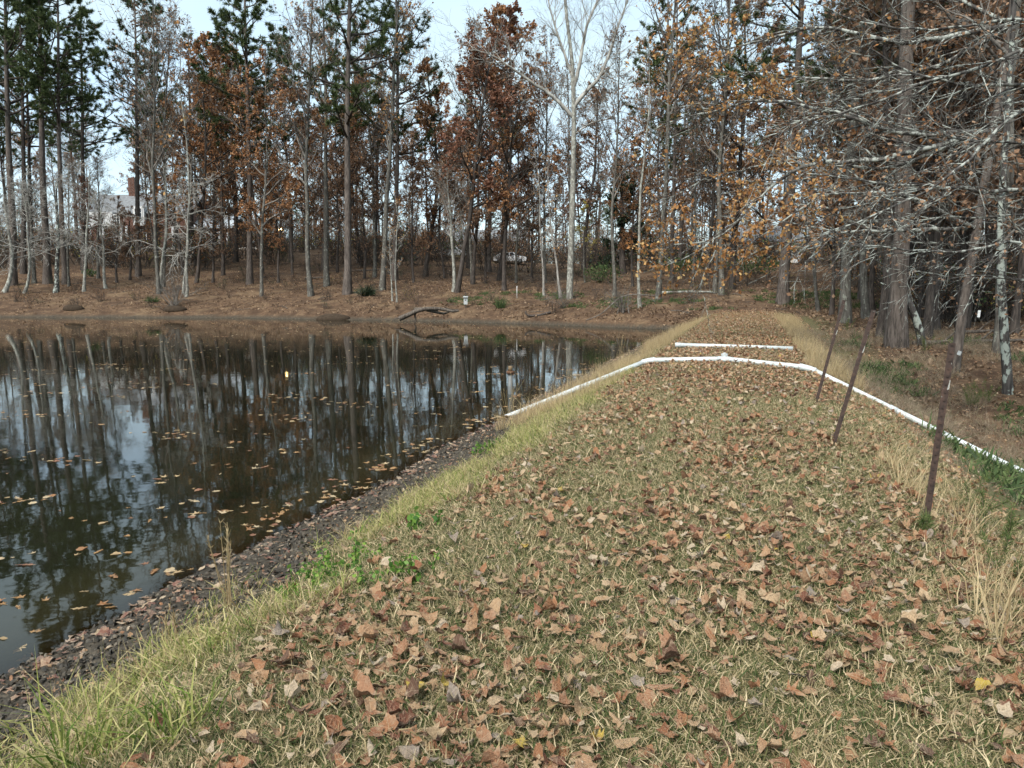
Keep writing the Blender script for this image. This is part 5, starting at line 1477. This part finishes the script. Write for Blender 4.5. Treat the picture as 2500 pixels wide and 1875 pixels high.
# parked cars
def car(px, Y, label, body):
    p = at_y(px, 640, Y); z0 = hz(p[0], Y)
    o = tag(empty('parked_car', (p[0], Y, z0)), label, 'car', 'white cars parked beyond the far bank')
    prof = [(-2.2, 0.35), (2.2, 0.35), (2.25, 0.75), (2.05, 0.95), (1.1, 1.02), (0.5, 1.50), (-1.2, 1.52), (-1.9, 1.05), (-2.22, 0.98)]
    n = len(prof); V = [[a, sgn * 0.88 * (0.82 if b > 1.2 else 1), b] for sgn in (-1, 1) for a, b in prof]
    mb = MB(); mb.add(V, [[i, (i + 1) % n, n + (i + 1) % n, n + i] for i in range(n)], [[0, i + 1, i] for i in range(1, n - 1)] + [[n, n + i, n + i + 1] for i in range(1, n - 1)])
    mb.build('body', body, o)
    for a, b in ((-1.05, -0.15), (-0.02, 0.72)):
        mb = MB(); mb.add([[a, -0.86, 1.06], [b, -0.86, 1.06], [min(b, 0.42), -0.74, 1.44], [a + 0.05, -0.74, 1.44]], [[0, 1, 2, 3]]); mb.build('side_window', M['pane'], o)
    for a in (-1.4, 1.4):
        for sgn in (-1, 1):
            mb = MB(); mb.tube([[a, sgn * 0.90, 0.33], [a, sgn * 0.70, 0.33]], 0.33, 16); wh = mb.build('wheel', M['bore'], o, True)
            mb = MB(); mb.tube([[a, sgn * 0.905, 0.33], [a, sgn * 0.89, 0.33]], 0.19, 12); mb.build('rim', M['galv'], wh, True)
M['carwhite'] = simple('white_car_paint', (0.78, 0.79, 0.80), 0.25, 0.6, 0.03)
car(1105, 104, 'white car seen between trunks left of the red brown oak clump', M['carwhite'])
car(1245, 103, 'white car seen through the red brown oak clump', M['carwhite'])
# dark wire fence beyond the end of the dam
fz = tag(empty('wire_fence', tuple(hit(1700, 700))), 'thin dark post and rail fence beyond the end of the dam', 'fence')
fo = np.array(fz.location)
fps = [hit(a, b) for a, b in ((1690, 702), (1725, 701), (1775, 700), (1824, 702), (1870, 706))]
ym = float(np.median([p[1] for p in fps])); fps = [np.array([p[0] * ym / p[1], ym, hz(p[0] * ym / p[1], ym)]) for p in fps]
for p in fps:
    mb = MB(); mb.tube(np.array([p - [0, 0, 0.2], p + [0, 0, 1.25]]) - fo, 0.035, 6); mb.build('post', M['bark_dark'], fz, True)
for a, b in zip(fps[:-1], fps[1:]):
    for hgt in (0.25, 1.15):
        mb = MB(); mb.tube(np.array([a + [0, 0, hgt], b + [0, 0, hgt]]) - fo, 0.018, 5); mb.build('rail', M['bark_dark'], fz, True)
# hedge shrubs
def shrub(name, label, px, py, n, sx, h, mat='shrub_green', size=0.2):
    b = hit(px, py); o = tag(empty(name, b), label, 'shrub')
    rng = np.random.default_rng(int(px) + int(py))
    C = rng.normal(0, 1, (n, 3)); C = norm(C) * (rng.random((n, 1)) ** 0.4) * (1 + 0.25 * rng.normal(0, 1, (n, 1)) * 0.5)
    C = C * np.array([sx, sx * 0.7, h * 0.55]) + np.array([0, 0, h * 0.5])
    V, Q = leaf_quads(C, size, rng)
    link('foliage', make_mesh('foliage', V, Q, None, [M[mat]], False), o)['kind'] = 'stuff'
    P0 = np.zeros((6, 3)); D0 = norm(np.column_stack([rng.normal(0, 0.4, (6, 2)), np.ones(6)]))
    Pp, Rr = grow(P0, D0, np.full(6, h * 0.8), np.full(6, 0.03), 4, 0.1, 0, rng)
    mb = MB(); mb.add(*tubes(Pp, Rr, 4)); mb.build('stems', M['twig_dark'], o, True)['kind'] = 'stuff'
shrub('hedge_bush', 'green bush beside the driveway right of the lamp', 660, 612, 900, 2.2, 1.4)
shrub('hedge_bush', 'dark bush before the house front at left', 300, 612, 900, 2.6, 1.5, 'evergreen')
shrub('hedge_bush', 'dark rounded bush below the low wing', 545, 612, 900, 2.2, 1.1, 'evergreen')
shrub('hedge_bush', 'green hedge bush beyond the fence, left one', 1660, 668, 900, 2.6, 1.8)
shrub('hedge_bush', 'green hedge bush beyond the fence, right one', 1850, 670, 900, 3.0, 1.9)
shrub('hedge_bush', 'rusty orange bush in front of the low wing', 500, 606, 1200, 2.6, 3.6, 'leaf_rust')
shrub('undergrowth_bush', 'mixed green bush behind the white stemmed saplings', 1470, 690, 700, 2.0, 1.8)
shrub('undergrowth_bush', 'small green bush on the left bank below the house', 222, 676, 260, 0.9, 0.9)

# undergrowth filling the wood: nobody could count its stems
def thicket(seed, mat, n_leaf):
    rng = np.random.default_rng(seed); n = 11
    P0 = np.column_stack([rng.normal(0, 0.12, (n, 2)), np.full(n, -0.05)]); D0 = norm(np.column_stack([rng.normal(0, 0.4, (n, 2)), np.ones(n)]))
    Pp, Rr = grow(P0, D0, rng.uniform(0.6, 1.1, n), np.full(n, 0.010), 5, 0.10, 0.0, rng, 0.3)
    P1, D1, _, _, _ = spawn(Pp, Rr, 7, 0.25, 1, 25, 60, rng)
    P2, R2 = grow(P1, D1, rng.uniform(0.2, 0.5, len(P1)), np.full(len(P1), 0.004), 3, 0.15, 0, rng, 0.4)
    V, Q = merge([tubes(Pp, Rr, 4), tubes(P2, R2, 3)])
    C, _ = along(P2, rng, n_leaf, 0.1); LV, LQ = leaf_quads(C + rng.normal(0, 0.03, C.shape), 0.05, rng)
    return make_mesh('thicket', np.vstack([V, LV]), np.vstack([Q, LQ + len(V)]), None, [M['twig_dark'], M[mat]], False, np.concatenate([np.zeros(len(Q), int), np.ones(len(LQ), int)]))
rt_ = np.random.default_rng(31)
yy = rt_.uniform(88, 190, 1000); xx = rt_.uniform(-0.8, 0.85, 1000) * yy
k = (shore_s(xx, yy) > 28)
A = on_ground(xx[k], yy[k]); sa_ = rt_.uniform(2.0, 5.5, len(A))
pxa, _, _ = project(A); hk = A[:, 1] > 0; A, sa_ = A[hk], sa_[hk]
yy = rt_.uniform(34, 95, 760); xx = rt_.uniform(0.40, 0.85, 760) * yy + 2
_, v_ = uv(xx, yy); B = on_ground(xx[v_ > 8], yy[v_ > 8]); sb_ = rt_.uniform(1.0, 3.6, len(B))
yy = rt_.uniform(50, 98, 520); xx = rt_.uniform(-0.76, 0.4, 520) * yy
k = (shore_s(xx, yy) > 1.2) & (vnoise(xx * 0.2 + 3, yy * 0.2) > 0.45); Cc = on_ground(xx[k], yy[k]); sc_ = rt_.uniform(0.25, 1.3, len(Cc))
P = np.vstack([A, B, Cc]); sc = np.concatenate([sa_, sb_, sc_])
scatter('thicket', [thicket(400 + i, m_, nl) for i, (m_, nl) in enumerate((('leaf_brown', 160), ('leaf_brown', 60), ('leaf_rust', 160), ('shrub_green', 120), ('leaf_brown', 240), ('leaf_yellow', 60)))],
        P, upright(len(P), rt_, 0.1), sc, rt_.integers(0, 6, len(P)), 'brushy undergrowth filling the wood behind the trunks')

def stick(seed):
    rng = np.random.default_rng(seed); mb = MB()
    P, Rr = grow(np.zeros((1, 3)), np.array([[1.0, 0, 0.05]]), np.array([1.0]), np.array([0.022]), 6, 0.12, -0.01, rng, 0.3)
    P1, D1, _, _, _ = spawn(P, Rr, 3, 0.3, 0.9, 25, 60, rng)
    P2, R2 = grow(P1, D1, rng.uniform(0.15, 0.4, 3), np.full(3, 0.010), 3, 0.1, -0.02, rng, 0.4)
    V, Q = merge([tubes(P, Rr, 5), tubes(P2, R2, 4)]); return make_mesh('stick', V, Q, None, [M['deadwood']])
yy = rt_.uniform(46, 100, 260); xx = rt_.uniform(-0.74, 0.7, 260) * yy
P = on_ground(xx, yy, 0.04); P = P[(shore_s(P[:, 0], P[:, 1]) > 0.6)]; n = len(P)
scatter('stick_litter', [stick(i) for i in range(5)], P, np.stack([np.zeros(n), rt_.normal(0, 0.08, n), rt_.uniform(0, 6.28, n)], 1), rt_.uniform(0.5, 2.2, n), rt_.integers(0, 5, n), 'small dead sticks lying on the woodland floor')
